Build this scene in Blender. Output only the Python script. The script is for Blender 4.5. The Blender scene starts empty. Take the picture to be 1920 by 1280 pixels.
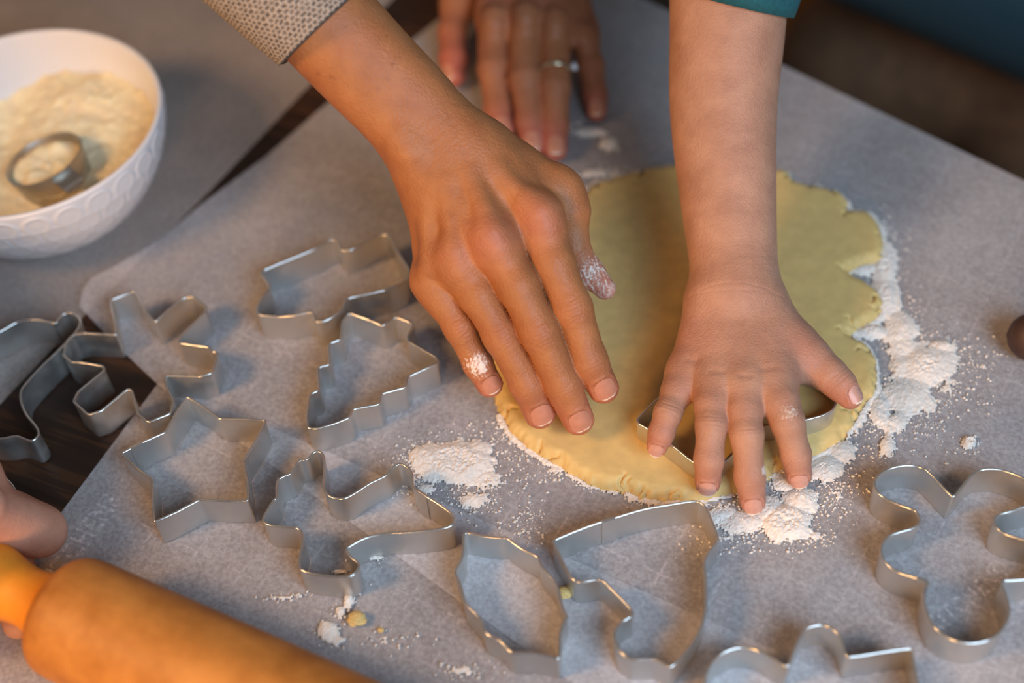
import bpy, bmesh, math, random
import numpy as np
from mathutils import Matrix, Vector
random.seed(3); RNG = np.random.default_rng(11)
S = bpy.context.scene
COL = S.collection

# ------------------------------------------------------------------ camera
F = 2667.0                      # focal length in pixels of the 1920 x 1280 frame (50 mm)
TH = math.radians(50.5); PH = math.radians(4.8); HC = 0.565
_r0 = np.array([1, 0, 0.]); AD = np.array([0, math.cos(TH), -math.sin(TH)]); _u0 = np.array([0, math.sin(TH), math.cos(TH)])
AR = math.cos(PH)*_r0 - math.sin(PH)*_u0
AU = math.cos(PH)*_u0 + math.sin(PH)*_r0
CC = np.array([0, 0, HC])
cam_data = bpy.data.cameras.new('camera'); cam = bpy.data.objects.new('camera', cam_data); COL.objects.link(cam)
cam_data.sensor_width = 36; cam_data.lens = 36*F/1920
cam_data.clip_start = 0.01
m = Matrix.Identity(4)
for i in range(3):
    m[i][0] = AR[i]; m[i][1] = AU[i]; m[i][2] = -AD[i]; m[i][3] = CC[i]
cam.matrix_world = m
cam_data.dof.use_dof = True
cam_data.dof.focus_distance = 0.665
cam_data.dof.aperture_fstop = 2.8
S.camera = cam
S.view_settings.view_transform = 'Standard'; S.view_settings.look = 'None'
S.view_settings.gamma = 1.0; S.view_settings.use_curve_mapping = False
S.view_settings.exposure = -0.08

# ------------------------------------------------------------------ light
W = bpy.data.worlds.new('world'); S.world = W; W.use_nodes = True
W.node_tree.nodes['Background'].inputs[0].default_value = (0.62, 0.56, 0.53, 1)
W.node_tree.nodes['Background'].inputs[1].default_value = 0.22
def area(name, loc, target, size, energy, col, sy=None):
    d = bpy.data.lights.new(name, 'AREA'); d.energy = energy; d.color = col
    d.shape = 'RECTANGLE'; d.size = size; d.size_y = sy or size
    o = bpy.data.objects.new(name, d); COL.objects.link(o); o.location = loc
    o.rotation_euler = (Vector(target)-Vector(loc)).to_track_quat('-Z', 'Y').to_euler()
    return o
area('window_light', (0.52, -0.46, 0.82), (0.08, 0.36, 0), 0.7, 16.0, (0.54, 0.76, 1.0), 0.6)     # daylight from the photographer's right
area('lamp_light', (-0.32, -0.58, 0.33), (0.05, 0.45, 0.02), 0.24, 7.0, (1.0, 0.54, 0.20))           # low warm lamp from the photographer's left
area('side_lamp_light', (-0.88, 0.08, 0.92), (-0.05, 0.42, 0), 0.28, 8.5, (1.0, 0.58, 0.27))        # second warm lamp to the left

# ------------------------------------------------------------------ helpers
def dp(px, py, dep):            # point at a given distance along the view axis
    return CC + dep*(AD + AR*(px-960)/F - AU*(py-640)/F)
def at(px, py, z=0.0):          # point at a given height above the table
    v = AD + AR*(px-960)/F - AU*(py-640)/F
    return CC + v*((z-HC)/v[2])
def proj(P):
    q = np.asarray(P)-CC; z = q@AD
    return np.stack([960+F*(q@AR)/z, 640-F*(q@AU)/z, z], -1)
def nrm(v):
    v = np.asarray(v, float); return v/(np.linalg.norm(v)+1e-12)
def tag(o, label=None, cat=None, group=None, kind=None):
    if label: o['label'] = label
    if cat: o['category'] = cat
    if group: o['group'] = group
    if kind: o['kind'] = kind
    return o
def empty(name, loc=(0, 0, 0)):
    o = bpy.data.objects.new(name, None); COL.objects.link(o); o.location = loc; o.empty_display_size = .02
    return o
def link(name, me, mat=None, parent=None):
    o = bpy.data.objects.new(name, me); COL.objects.link(o)
    if mat is not None:
        me.materials.clear(); me.materials.append(mat)
    if parent is not None:
        o.parent = parent
        o.matrix_parent_inverse = parent_world(parent).inverted()
    return o
def parent_world(o):
    mw = Matrix.LocRotScale(o.location, o.rotation_euler, o.scale)
    if o.parent is not None: mw = parent_world(o.parent) @ o.matrix_parent_inverse @ mw
    return mw
def mesh(name, V, Fc, mat=None, parent=None, smooth=True, angle=None):
    me = bpy.data.meshes.new(name)
    V = np.asarray(V, float)
    if isinstance(Fc, np.ndarray) and Fc.ndim == 2:
        k = Fc.shape[1]; n = len(Fc)
        me.vertices.add(len(V)); me.vertices.foreach_set('co', V.astype(np.float32).ravel())
        me.loops.add(n*k); me.loops.foreach_set('vertex_index', Fc.astype(np.int32).ravel())
        me.polygons.add(n); me.polygons.foreach_set('loop_start', (np.arange(n)*k).astype(np.int32))
        me.update(calc_edges=True); me.validate()
    else:
        me.from_pydata([tuple(v) for v in V], [], [tuple(int(i) for i in f) for f in Fc]); me.update()
    if smooth: me.polygons.foreach_set('use_smooth', [True]*len(me.polygons))
    if angle is not None: me.set_sharp_from_angle(angle=math.radians(angle))
    return link(name, me, mat, parent)

# value noise (numpy)
def vnoise2(x, y, seed=0):
    xi = np.floor(x).astype(np.int64); yi = np.floor(y).astype(np.int64); fx = x-xi; fy = y-yi
    fx = fx*fx*(3-2*fx); fy = fy*fy*(3-2*fy)
    def h(a, b):
        n = (a*374761393 + b*668265263 + seed*974711) & 0xffffffff
        n = ((n ^ (n >> 13))*1274126177) & 0xffffffff
        return ((n ^ (n >> 16)) & 0xffff)/65535.0
    return (h(xi, yi)*(1-fx)+h(xi+1, yi)*fx)*(1-fy)+(h(xi, yi+1)*(1-fx)+h(xi+1, yi+1)*fx)*fy
def fbm2(x, y, o=4, seed=0):
    s = 0; a = .5; t = 0
    for k in range(o):
        s = s+a*vnoise2(x*2**k, y*2**k, seed+k); t += a; a *= .5
    return s/t

# ------------------------------------------------------------------ materials
def lin(c):
    return tuple(((v/255)/12.92 if v/255 <= .04045 else ((v/255+.055)/1.055)**2.4) for v in c)+(1,)
class N:
    def __init__(s, name):
        s.m = bpy.data.materials.new(name); s.m.use_nodes = True; s.t = s.m.node_tree; s.n = s.t.nodes; s.l = s.t.links
        s.b = s.n['Principled BSDF']; s.o = s.n['Material Output']
    def new(s, typ, **kw):
        x = s.n.new(typ)
        for k, v in kw.items():
            if k.startswith('i_'):
                key = k[2:]; key = int(key) if key.isdigit() else key
                x.inputs[key].default_value = v
            else: setattr(x, k, v)
        return x
    def lk(s, a, b): s.l.new(a, b)
    def coord(s, scale=(1, 1, 1), rot=(0, 0, 0), kind='Object'):
        c = s.new('ShaderNodeTexCoord'); mp = s.new('ShaderNodeMapping'); mp.inputs['Scale'].default_value = scale; mp.inputs['Rotation'].default_value = rot
        s.lk(c.outputs[kind], mp.inputs[0]); return mp.outputs[0]
    def noise(s, vec, scale, detail=4, rough=.5):
        x = s.new('ShaderNodeTexNoise'); x.inputs['Scale'].default_value = scale; x.inputs['Detail'].default_value = detail; x.inputs['Roughness'].default_value = rough
        s.lk(vec, x.inputs['Vector']); return x.outputs['Fac']
    def ramp(s, fac, stops):
        x = s.new('ShaderNodeValToRGB'); e = x.color_ramp.elements
        while len(e) < len(stops): e.new(.5)
        for el, (p, c) in zip(e, stops): el.position = p; el.color = c
        s.lk(fac, x.inputs[0]); return x.outputs[0]
    def bump(s, h, strength=.3, dist=.001, normal=None):
        x = s.new('ShaderNodeBump'); x.inputs['Strength'].default_value = strength; x.inputs['Distance'].default_value = dist
        s.lk(h, x.inputs['Height'])
        if normal: s.lk(normal, x.inputs['Normal'])
        return x.outputs[0]
    def set(s, **kw):
        for k, v in kw.items():
            key = k.replace('_', ' ')
            if hasattr(v, 'type') and hasattr(v, 'links'): s.lk(v, s.b.inputs[key])
            else: s.b.inputs[key].default_value = v
        return s
def m_table():
    a = N('dark_wood'); v = a.coord((1, 1, 1), (0, 0, math.radians(28)))
    st = a.new('ShaderNodeMapping'); st.inputs['Scale'].default_value = (7, 160, 60); a.lk(v, st.inputs[0])
    g = a.noise(st.outputs[0], 1.0, 6, .62)
    lo = a.noise(v, 9, 2)
    mix = a.new('ShaderNodeMath', operation='ADD'); a.lk(g, mix.inputs[0]); a.lk(lo, mix.inputs[1])
    c = a.ramp(mix.outputs[0], [(.62, lin((32, 24, 19))), (.98, lin((54, 36, 26))), (1.3, lin((72, 46, 29)))])
    a.set(Base_Color=c, Roughness=.5, Normal=a.bump(g, .25, .0006)); a.b.inputs['Specular IOR Level'].default_value = .22; return a.m
def m_paper(name, tint, seed):
    a = N(name); v = a.coord((1, 1, 1), (0, 0, seed))
    f = a.noise(v, 900, 3, .7); md = a.noise(v, 520, 4, .6); lo = a.noise(v, 14, 4, .55)
    s0 = a.new('ShaderNodeMath', operation='MULTIPLY'); a.lk(lo, s0.inputs[0]); s0.inputs[1].default_value = .6
    s1 = a.new('ShaderNodeMath', operation='MULTIPLY_ADD'); a.lk(md, s1.inputs[0]); s1.inputs[1].default_value = 1.0; a.lk(s0.outputs[0], s1.inputs[2])
    t = np.array(tint)
    c = a.ramp(s1.outputs[0], [(.60, lin(tuple(t*.85))), (1.0, lin(tuple(np.minimum(t*1.06, 255))))])
    wr = a.noise(v, 22, 5, .6)
    b1 = a.bump(wr, .35, .004); b2 = a.bump(f, .12, .0004, b1)
    a.set(Base_Color=c, Roughness=.46, Normal=b2)
    a.b.inputs['Specular IOR Level'].default_value = .28
    tr = a.new('ShaderNodeBsdfTransparent'); mx = a.new('ShaderNodeMixShader'); mx.inputs[0].default_value = .45
    a.lk(tr.outputs[0], mx.inputs[1]); a.lk(a.b.outputs[0], mx.inputs[2]); a.lk(mx.outputs[0], a.o.inputs[0])
    return a.m
def m_print(name='faint_pale_ink', mx_=.30):
    a = N(name); a.set(Base_Color=lin((252, 240, 238)), Roughness=.7)
    v = a.coord(); f = a.noise(v, 500, 3, .6)
    r = a.ramp(f, [(.38, (0.02, .02, .02, 1)), (.66, (mx_, mx_, mx_, 1))])
    tr = a.new('ShaderNodeBsdfTransparent'); mx = a.new('ShaderNodeMixShader'); a.lk(r, mx.inputs[0])
    a.lk(tr.outputs[0], mx.inputs[1]); a.lk(a.b.outputs[0], mx.inputs[2]); a.lk(mx.outputs[0], a.o.inputs[0])
    return a.m
def m_metal(name='tin', col=(205, 203, 198), rough=.3):
    a = N(name); v = a.coord(); f = a.noise(v, 90, 3); 
    r = a.ramp(f, [(.35, (rough*.75,)*3+(1,)), (.7, (rough*1.35,)*3+(1,))])
    sc = a.noise(v, 700, 2)
    a.set(Base_Color=lin(col), Metallic=.9, Roughness=r, Normal=a.bump(sc, .06, .0003)); return a.m
def m_simple(name, col, rough=.5, nscale=120, amp=.12, bump=.2, bd=.0006, **kw):
    a = N(name); v = a.coord(); f = a.noise(v, nscale, 5, .6); c = np.array(col, float)
    cr = a.ramp(f, [(.3, lin(tuple(c*(1-amp)))), (.7, lin(tuple(np.minimum(c*(1+amp), 255))))])
    a.set(Base_Color=cr, Roughness=rough, Normal=a.bump(f, bump, bd), **kw); return a.m
def m_skin(name, rough=.5, fine=900):
    a = N(name); at_ = a.new('ShaderNodeAttribute', attribute_name='skin_colour')
    v = a.coord(); f = a.noise(v, 70, 4, .6)
    mx = a.new('ShaderNodeMix', data_type='RGBA', blend_type='MULTIPLY'); mx.inputs[0].default_value = 1
    cr = a.ramp(f, [(.3, (.86, .80, .78, 1)), (.7, (1.08, 1.08, 1.06, 1))])
    a.lk(at_.outputs['Color'], mx.inputs[6]); a.lk(cr, mx.inputs[7])
    vo = a.new('ShaderNodeTexVoronoi'); vo.inputs['Scale'].default_value = fine; a.lk(v, vo.inputs['Vector'])
    b1 = a.bump(vo.outputs['Distance'], .34, .0005); b2 = a.bump(a.noise(v, 300, 4, .65), .34, .0008, b1)
    a.set(Base_Color=mx.outputs[2], Roughness=rough, Normal=b2, Subsurface_Weight=.12)
    a.b.inputs['Subsurface Radius'].default_value = (.006, .0025, .0012); a.b.inputs['Subsurface Scale'].default_value = 1.0
    a.b.inputs['Specular IOR Level'].default_value = .35
    return a.m
def m_knit():
    a = N('grey_knit'); c = a.new('ShaderNodeTexCoord')
    br = a.new('ShaderNodeTexBrick'); br.inputs['Scale'].default_value = 1
    mp = a.new('ShaderNodeMapping'); mp.inputs['Scale'].default_value = (58, 62, 1); a.lk(c.outputs['UV'], mp.inputs[0])
    nz = a.new('ShaderNodeTexNoise'); nz.inputs['Scale'].default_value = 40; a.lk(c.outputs['UV'], nz.inputs['Vector'])
    vm = a.new('ShaderNodeVectorMath', operation='MULTIPLY_ADD'); a.lk(nz.outputs['Color'], vm.inputs[0]); vm.inputs[1].default_value = (1.1, .9, 0); a.lk(mp.outputs[0], vm.inputs[2])
    a.lk(vm.outputs[0], br.inputs['Vector'])
    br.inputs['Brick Width'].default_value = 1.0; br.inputs['Row Height'].default_value = 1.0
    br.inputs['Mortar Size'].default_value = .28; br.inputs['Mortar Smooth'].default_value = .6; br.inputs['Bias'].default_value = -.2
    br.inputs['Color1'].default_value = lin((98, 88, 80)); br.inputs['Color2'].default_value = lin((136, 124, 113)); br.inputs['Mortar'].default_value = lin((176, 161, 147))
    a.set(Base_Color=br.outputs['Color'], Roughness=.95, Normal=a.bump(br.outputs['Fac'], .8, .0014)); return a.m
def m_pin(name, c0, c1, rot):
    a = N(name); v = a.coord((1, 1, 1), rot)
    lo = a.noise(v, 34, 6, .62); hi = a.noise(v, 380, 3)
    c = a.ramp(lo, [(.3, lin(c0)), (.62, lin(c1))])
    a.set(Base_Color=c, Roughness=.52, Normal=a.bump(hi, .06, .0004)); a.b.inputs['Specular IOR Level'].default_value = .35; return a.m
M = {
 'table': m_table(), 'tin': m_metal('tin', (214, 211, 206), .38), 'tinrim': m_metal('polished_tin', (225, 222, 216), .2),
 'steel': m_metal('steel', (180, 174, 166), .36), 'gold': m_metal('pale_gold', (216, 200, 168), .25),
 'dough': m_simple('dough', (230, 192, 122), .62, 120, .04, .10, .0008, Subsurface_Weight=.06),
 'flour': m_simple('flour', (240, 228, 216), .9, 500, .05, .5, .0006),
 'ceramic': m_simple('white_ceramic', (226, 224, 226), .22, 20, .01, .0, .0001),
 'skinA': m_skin('adult_skin', .50, 800), 'skinC': m_skin('child_skin', .55, 1100),
 'nailA': m_simple('nail', (194, 130, 104), .32, 300, .04, .1, .0003), 'nailtip': m_simple('nail_edge', (236, 214, 192), .4, 300, .03, .0, .0003),
 'nailC': m_simple('child_nail', (204, 150, 132), .36, 300, .04, .1, .0003),
 'knit': m_knit(), 'cuff': m_simple('dark_cuff_binding', (66, 60, 56), .9, 400, .1, .2),
 'teal': m_simple('teal_jersey', (22, 84, 92), .9, 500, .12, .3, .0006), 'tealdark': m_simple('dark_teal_jersey', (44, 66, 74), .95, 400, .1, .3),
 'brown': m_simple('brown_cloth', (104, 72, 48), .85, 60, .15, .2), 'chairwood': m_simple('chair_wood', (178, 130, 70), .6, 40, .15, .2),
 'floor': m_simple('dark_floor', (60, 52, 46), .7, 12, .2, .1),
 'pin': m_pin('pin_wood', (164, 98, 36), (204, 134, 62), (0, 0, .6)), 'handle': m_pin('handle_varnish', (206, 122, 26), (226, 146, 44), (0, 0, .6)),
 'print': m_print(), 'gem': m_simple('clear_gem', (235, 238, 245), .05, 10, .01, 0),
}
M['ink'] = m_print('faint_pale_lettering_ink', .62)
M['groove'] = m_simple('dark_groove', (92, 46, 18), .6, 60, .1, .1)

# ------------------------------------------------------------------ table, floor
def prism(name, poly, z0, z1, mat, parent=None):
    n = len(poly); V = [(p[0], p[1], z1) for p in poly]+[(p[0], p[1], z0) for p in poly]
    Fc = [list(range(n)), list(range(2*n-1, n-1, -1))]+[[i, i+n, (i+1) % n+n, (i+1) % n] for i in range(n)]
    return mesh(name, V, Fc, mat, parent, smooth=False)
e1 = at(1460, 122); e2 = at(1920, 342); ed = nrm(e2-e1); en = np.array([-ed[1], ed[0], 0]);
if en @ np.array([0, 1, 0]) > 0: en = -en           # towards the camera side
TP = [e1-ed*1.15, e1-ed*1.15+en*1.25, e2+ed*.55+en*1.25, e2+ed*.55]
tb = empty('table', (0, .35, -.74)); tag(tb, 'dark brown wooden table under the parchment sheets', 'table')
top = prism('table_top', [p+en*.001 for p in TP], -.032, 0, M['table'], tb)
for i, (a_, b_) in enumerate(((.06, .06), (.06, .94), (.94, .94), (.94, .06))):
    q = TP[0]*(1-a_)*(1-b_)+TP[1]*b_*(1-a_)+TP[2]*a_*b_+TP[3]*a_*(1-b_); w = .035
    prism('leg', [q+np.array([-w, -w, 0]), q+np.array([w, -w, 0]), q+np.array([w, w, 0]), q+np.array([-w, w, 0])], -.74, -.032, M['table'], tb)
fl = prism('floor', [(-3, -3, 0), (3, -3, 0), (3, 4, 0), (-3, 4, 0)], -.80, -.74, M['floor']); tag(fl, kind='structure')

# ------------------------------------------------------------------ parchment sheets
def sheet(name, poly, z, mat, label, lift=None, res=.006):
    poly = np.array([p[:2] for p in poly]); lo = poly.min(0); hi = poly.max(0)
    bm = bmesh.new(); vs = [bm.verts.new((p[0], p[1], z)) for p in poly]; bm.faces.new(vs)
    for ax in (0, 1):
        for c in np.arange(lo[ax]+res*2, hi[ax], res*3):
            no = (1, 0, 0) if ax == 0 else (0, 1, 0); co = (c, 0, 0) if ax == 0 else (0, c, 0)
            bmesh.ops.bisect_plane(bm, geom=bm.verts[:]+bm.edges[:]+bm.faces[:], plane_co=co, plane_no=no)
    bm.normal_update()
    for f in bm.faces:
        if f.normal.z < 0: f.normal_flip()
        f.smooth = True
    if lift:
        for v in bm.verts:
            v.co.z += lift(v.co.x, v.co.y)
    me = bpy.data.meshes.new(name); bm.to_mesh(me); bm.free()
    return tag(link(name, me, mat), label, 'parchment')
PA = m_paper('parchment_main', (244, 234, 234), .4)
PB = m_paper('parchment_front', (244, 232, 230), 1.1)
PC = m_paper('parchment_back', (232, 218, 210), 2.0)
zC, zB, zA = .0003, .0007, .0012
cu = at(160, 575)
def liftA(x, y):
    d = math.hypot(x-cu[0], y-cu[1]); return .006*math.exp(-(d/.022)**2)
A1 = at(156, 590); dA = nrm(at(987, 1220)-at(297, 723)); 
shA = [at(156, 590), at(162, 556), at(176, 530), at(235, 492), at(300, 452), at(378, 386), at(504, 292), at(613, 197), at(774, 78), at(930, -50), e1-ed*.28, e1, e2, e2+ed*.3, e2+ed*.3+en*.55, at(987, 1220)+dA*.32, at(987, 1220), at(502, 868), at(297, 723)]
sA = sheet('parchment_sheet', shA, zA, PA, 'large parchment sheet under the rolled dough and gingerbread man cutter', liftA)
sB = sheet('parchment_sheet', [at(300, 716), at(506, 801), at(1000, 1018), at(1481, 1232), at(2000, 1462), at(1700, 1900), at(-300, 1515)], zB, PB, 'parchment sheet at front left under star cutter and rolling pin')
sC = sheet('parchment_sheet', [at(-500, 1262), at(0, 759), at(150, 600), at(290, 462), at(400, 352), at(581, 160), at(720, 15), at(860, -130), at(860, -260), at(-420, -260)], zC, PC, 'parchment sheet at back left under the white bowl')

# faint printed grid of the main sheet: crosses an inch apart
def quad_strip(segs, w, z):
    V = []; Fc = []
    for a_, b_ in segs:
        t = nrm(b_-a_); n_ = np.array([-t[1], t[0], 0])*w/2; k = len(V)
        for p in (a_-n_, b_-n_, b_+n_, a_+n_): V.append((p[0], p[1], z))
        Fc.append((k, k+1, k+2, k+3))
    return V, np.array(Fc)
def inside(poly, x, y):
    r = False; n = len(poly)
    for i in range(n):
        x1, y1 = poly[i][:2]; x2, y2 = poly[(i+1) % n][:2]
        if (y1 > y) != (y2 > y) and x < (x2-x1)*(y-y1)/(y2-y1)+x1: r = not r
    return r
gd1 = nrm(at(1661, 1203)-at(1067.6, 935)); gd2 = np.array([-gd1[1], gd1[0], 0.]); g0 = at(1476, 1084.6)
segs = []
for i in range(-12, 10):
    for j in range(-6, 14):
        c = g0+gd1*.0254*i+gd2*.0254*j
        if all(inside(shA, *(c+o)[:2]) for o in (gd1*.012, -gd1*.012, gd2*.012, -gd2*.012)):
            L = .010 if (i+j) % 2 == 0 else .0065
            segs += [(c-gd1*L, c+gd1*L), (c-gd2*L, c+gd2*L)]
V, Fc = quad_strip(segs, .0013, zA+.00015)
tag(mesh('printed_grid', V, Fc, M['print'], sA, smooth=False), kind='stuff')
hb1 = nrm(at(506, 801)-at(1481, 1232)); gb1 = -hb1; gb2 = np.array([-gb1[1], gb1[0], 0.]); c0 = at(454, 1076)
segs = []
for i in range(-6, 9):
    for j in range(-3, 6):
        c = c0+gb1*.0254*i+gb2*.0254*j
        px = proj(c)
        if px[1] > 735+.46*(px[0]-297) and px[1] > 1000-1.3*(px[0]-140) and px[0] > 265:
            segs += [(c-gb1*.008, c+gb1*.008), (c-gb2*.008, c+gb2*.008)]
V, Fc = quad_strip(segs, .0010, zB+.00015)
tag(mesh('printed_grid', V, Fc, M['print'], sB, smooth=False), kind='stuff')
def lettering(txt, vis, pa, pb, z, parent, hscale=1.0):
    def tm(t):
        c = bpy.data.curves.new('lettering', 'FONT'); c.body = t; c.size = 1; c.space_character = 1.15; c.offset = .028
        o = bpy.data.objects.new('lettering', c); COL.objects.link(o); dg = bpy.context.evaluated_depsgraph_get()
        me = bpy.data.meshes.new_from_object(o.evaluated_get(dg)); bpy.data.objects.remove(o)
        V = np.array([v.co[:] for v in me.vertices]); return me, V
    _, V1 = tm(vis); me, V2 = tm(txt)
    wv = V1[:, 0].max()-V1[:, 0].min(); sc = np.linalg.norm(pb-pa)/wv; ex = nrm(pb-pa); ey = np.array([-ex[1], ex[0], 0])
    x1 = V2[:, 0].max()
    P = pb+np.outer((V2[:, 0]-x1)*sc, ex)+np.outer(V2[:, 1]*sc*hscale, ey); P[:, 2] = z
    me.vertices.foreach_set('co', P.astype(np.float32).ravel()); me.update()
    return link('lettering', me, M['ink'], parent)
lettering('KITCHENS', 'CHENS', at(146, 1053), at(229, 938), zB+.0002, sB, 1.45)
lettering('KITCHENS', 'KITCHENS', at(1756, 1192), at(1893, 1082), zA+.0002, sA, 1.3)

# ------------------------------------------------------------------ cookie cutters
CH = .018
def zpx(pts, ox, oy, s): return [(ox+x/s, oy+y/s) for x, y in pts]
def catmull(P, n=5):
    P = np.array(P); k = len(P); out = []
    for i in range(k):
        p0, p1, p2, p3 = P[(i-1) % k], P[i], P[(i+1) % k], P[(i+2) % k]
        for t in np.linspace(0, 1, n, endpoint=False):
            out.append(.5*((2*p1)+(-p0+p2)*t+(2*p0-5*p1+4*p2-p3)*t*t+(-p0+3*p1-3*p2+p3)*t**3))
    return np.array(out)
def fillet(P, r=.0016, n=4):
    P = np.array(P); k = len(P); out = []
    for i in range(k):
        a_, b_, c_ = P[(i-1) % k], P[i], P[(i+1) % k]
        r1 = min(r, .42*np.linalg.norm(a_-b_)); r2 = min(r, .42*np.linalg.norm(c_-b_))
        s_ = b_+nrm(a_-b_)*r1; e_ = b_+nrm(c_-b_)*r2
        for t in np.linspace(0, 1, n): out.append((1-t)**2*s_+2*t*(1-t)*b_+t*t*e_)
    return np.array(out)
def off(P, d):
    k = len(P); T = np.roll(P, -1, 0)-np.roll(P, 1, 0); T /= np.linalg.norm(T, axis=1)[:, None]+1e-12
    return P+np.stack([T[:, 1], -T[:, 0]], 1)*d
def cutter(label, px, mode='curve', h=CH, z0=.0014, seam=None, r=.0016, group='tin cookie cutters on the parchment'):
    W_ = np.array([at(x, y, z0+h)[:2] for x, y in px])
    P = catmull(W_) if mode == 'curve' else fillet(W_, r)
    area2 = np.sum(P[:, 0]*np.roll(P[:, 1], -1)-np.roll(P[:, 0], -1)*P[:, 1])
    if area2 < 0: P = P[::-1]
    c = P.mean(0); e = empty('cookie_cutter', (c[0], c[1], z0)); tag(e, label, 'cookie cutter', group)
    n = len(P); t = .00025
    O = off(P, t); I = off(P, -t)
    V = np.concatenate([np.c_[O, np.full(n, z0)], np.c_[O, np.full(n, z0+h)], np.c_[I, np.full(n, z0+h)], np.c_[I, np.full(n, z0)]])
    i = np.arange(n); j = (i+1) % n
    Fq = np.concatenate([np.stack([i+a*n, j+a*n, j+((a+1) % 4)*n, i+((a+1) % 4)*n], 1) for a in range(4)])
    mesh('band', V, Fq, M['tin'], e, angle=35)
    k = 8; R = .00062; ring = []
    for a in range(k):
        an = 2*math.pi*a/k; q = off(P, R*math.cos(an)); ring.append(np.c_[q, np.full(n, z0+h+R*math.sin(an))])
    V = np.concatenate(ring)
    Fq = np.concatenate([np.stack([i+a*n, j+a*n, j+((a+1) % k)*n, i+((a+1) % k)*n], 1) for a in range(k)])
    mesh('rolled_rim', V, Fq, M['tinrim'], e, angle=70)
    if seam is not None:
        q = at(*seam, z0+h)[:2]; b = int(np.argmin(np.hypot(*(P-q).T)))
        L = [P[b]]; kk = b; tot = 0
        while tot < .0065:
            kk = (kk+1) % n; nx = P[kk]; dd = np.linalg.norm(nx-L[-1]); 
            if tot+dd > .0065: nx = L[-1]+(nx-L[-1])*(.0065-tot)/dd; dd = .0066-tot
            L.append(nx); tot += dd
        L = np.array(L); T = np.gradient(L, axis=0); T /= np.linalg.norm(T, axis=1)[:, None]+1e-9; nn = np.stack([T[:, 1], -T[:, 0]], 1); kq = len(L)
        for sgn in (1, -1):
            o1 = L+nn*sgn*.00028; o2 = L+nn*sgn*.0008
            V = np.concatenate([np.c_[o1, np.full(kq, z0+.0004)], np.c_[o1, np.full(kq, z0+h+.0005)], np.c_[o2, np.full(kq, z0+h+.0005)], np.c_[o2, np.full(kq, z0+.0004)]])
            q_ = np.arange(kq-1); Fl = [tuple(x) for a in range(4) for x in np.stack([q_+a*kq, q_+1+a*kq, q_+1+((a+1) % 4)*kq, q_+((a+1) % 4)*kq], 1)]
            Fl += [(0, kq, 2*kq, 3*kq), (kq-1, 4*kq-1, 3*kq-1, 2*kq-1)]
            mesh('seam', V, Fl, M['tin'], e, smooth=False)
    return e
Z1 = lambda p: zpx(p, 200, 720, 2.2857)
def star_pts():
    k = [(345, 55), (485, 150), (683, 157), (588, 325), (607, 500), (400, 495), (205, 592), (195, 408), (62, 298), (250, 208)]
    out = []
    for i in range(10):
        a, b = np.array(k[i], float), np.array(k[(i+1) % 10], float); out.append(a)
        mid = (a+b)/2; cen = np.array((370, 325.)); out.append(mid+(mid-cen)*.022)
    return Z1(out)
cutter('tin star cookie cutter with pointed arms', star_pts(), 'ang', seam=(268, 828), r=.0012)
cutter('tin angel cookie cutter with scalloped crest and long wing', Z1([(905, 288), (930, 310), (932, 380), (930, 440), (955, 480), (1010, 492), (1060, 470), (1130, 425), (1195, 393), (1225, 362), (1255, 343), (1285, 355), (1310, 385), (1315, 440), (1360, 475), (1430, 520), (1480, 560), (1487, 590), (1465, 612), (1400, 625), (1300, 635), (1200, 640), (1110, 660), (1050, 690), (1027, 712), (1045, 740), (1080, 770), (1075, 795), (1050, 820), (1010, 826), (950, 822), (880, 812), (835, 795), (825, 770), (832, 720), (842, 670), (835, 635), (815, 618), (770, 612), (710, 607), (680, 595), (672, 575), (690, 540), (715, 500), (728, 485), (728, 440), (735, 412), (760, 395), (785, 385), (805, 360), (825, 330), (860, 322), (880, 300)]), seam=(806, 930))
Z2 = lambda p: zpx(p, 440, 400, 2.7826)
cutter('tin Christmas tree cookie cutter with stepped sides', Z2([(562, 560), (555, 658), (490, 680), (497, 790), (434, 803), (442, 922), (392, 945), (378, 1045), (380, 1122), (430, 1124), (520, 1098), (600, 1066), (615, 1022), (755, 997), (764, 942), (892, 908), (900, 855), (1062, 780), (1056, 755), (905, 668), (900, 640), (934, 588), (925, 575), (840, 540), (770, 588), (700, 556), (596, 520)]), 'ang', r=.0018)
cutter('blurred tin sleigh cookie cutter behind the tree cutter', Z2([(130, 305), (400, 195), (440, 175), (510, 130), (540, 150), (560, 200), (625, 188), (700, 140), (770, 105), (812, 122), (850, 200), (915, 300), (905, 335), (870, 368), (790, 400), (682, 424), (578, 446), (564, 505), (480, 560), (424, 570), (408, 510), (330, 530), (240, 540), (120, 532), (116, 490), (150, 430), (192, 385)]), 'ang', seam=(722, 545), r=.003)
Z3 = lambda p: zpx(p, 0, 500, 3.2)
cutter('tin snowflake cookie cutter with six arms', Z3([(665, 200), (800, 150), (830, 175), (870, 260), (930, 335), (1000, 270), (1080, 205), (1110, 185), (1155, 180), (1240, 240), (1235, 270), (1205, 300), (1070, 435), (1080, 460), (1255, 485), (1275, 510), (1305, 515), (1300, 560), (1270, 640), (1200, 660), (990, 652), (1000, 720), (1040, 800), (1026, 880), (890, 935), (830, 885), (790, 740), (765, 735), (610, 865), (530, 890), (440, 810), (470, 750), (628, 622), (620, 598), (480, 575), (430, 575), (380, 535), (400, 450), (430, 415), (490, 400), (700, 410), (690, 330), (670, 250)]), 'ang', r=.0015)
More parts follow.
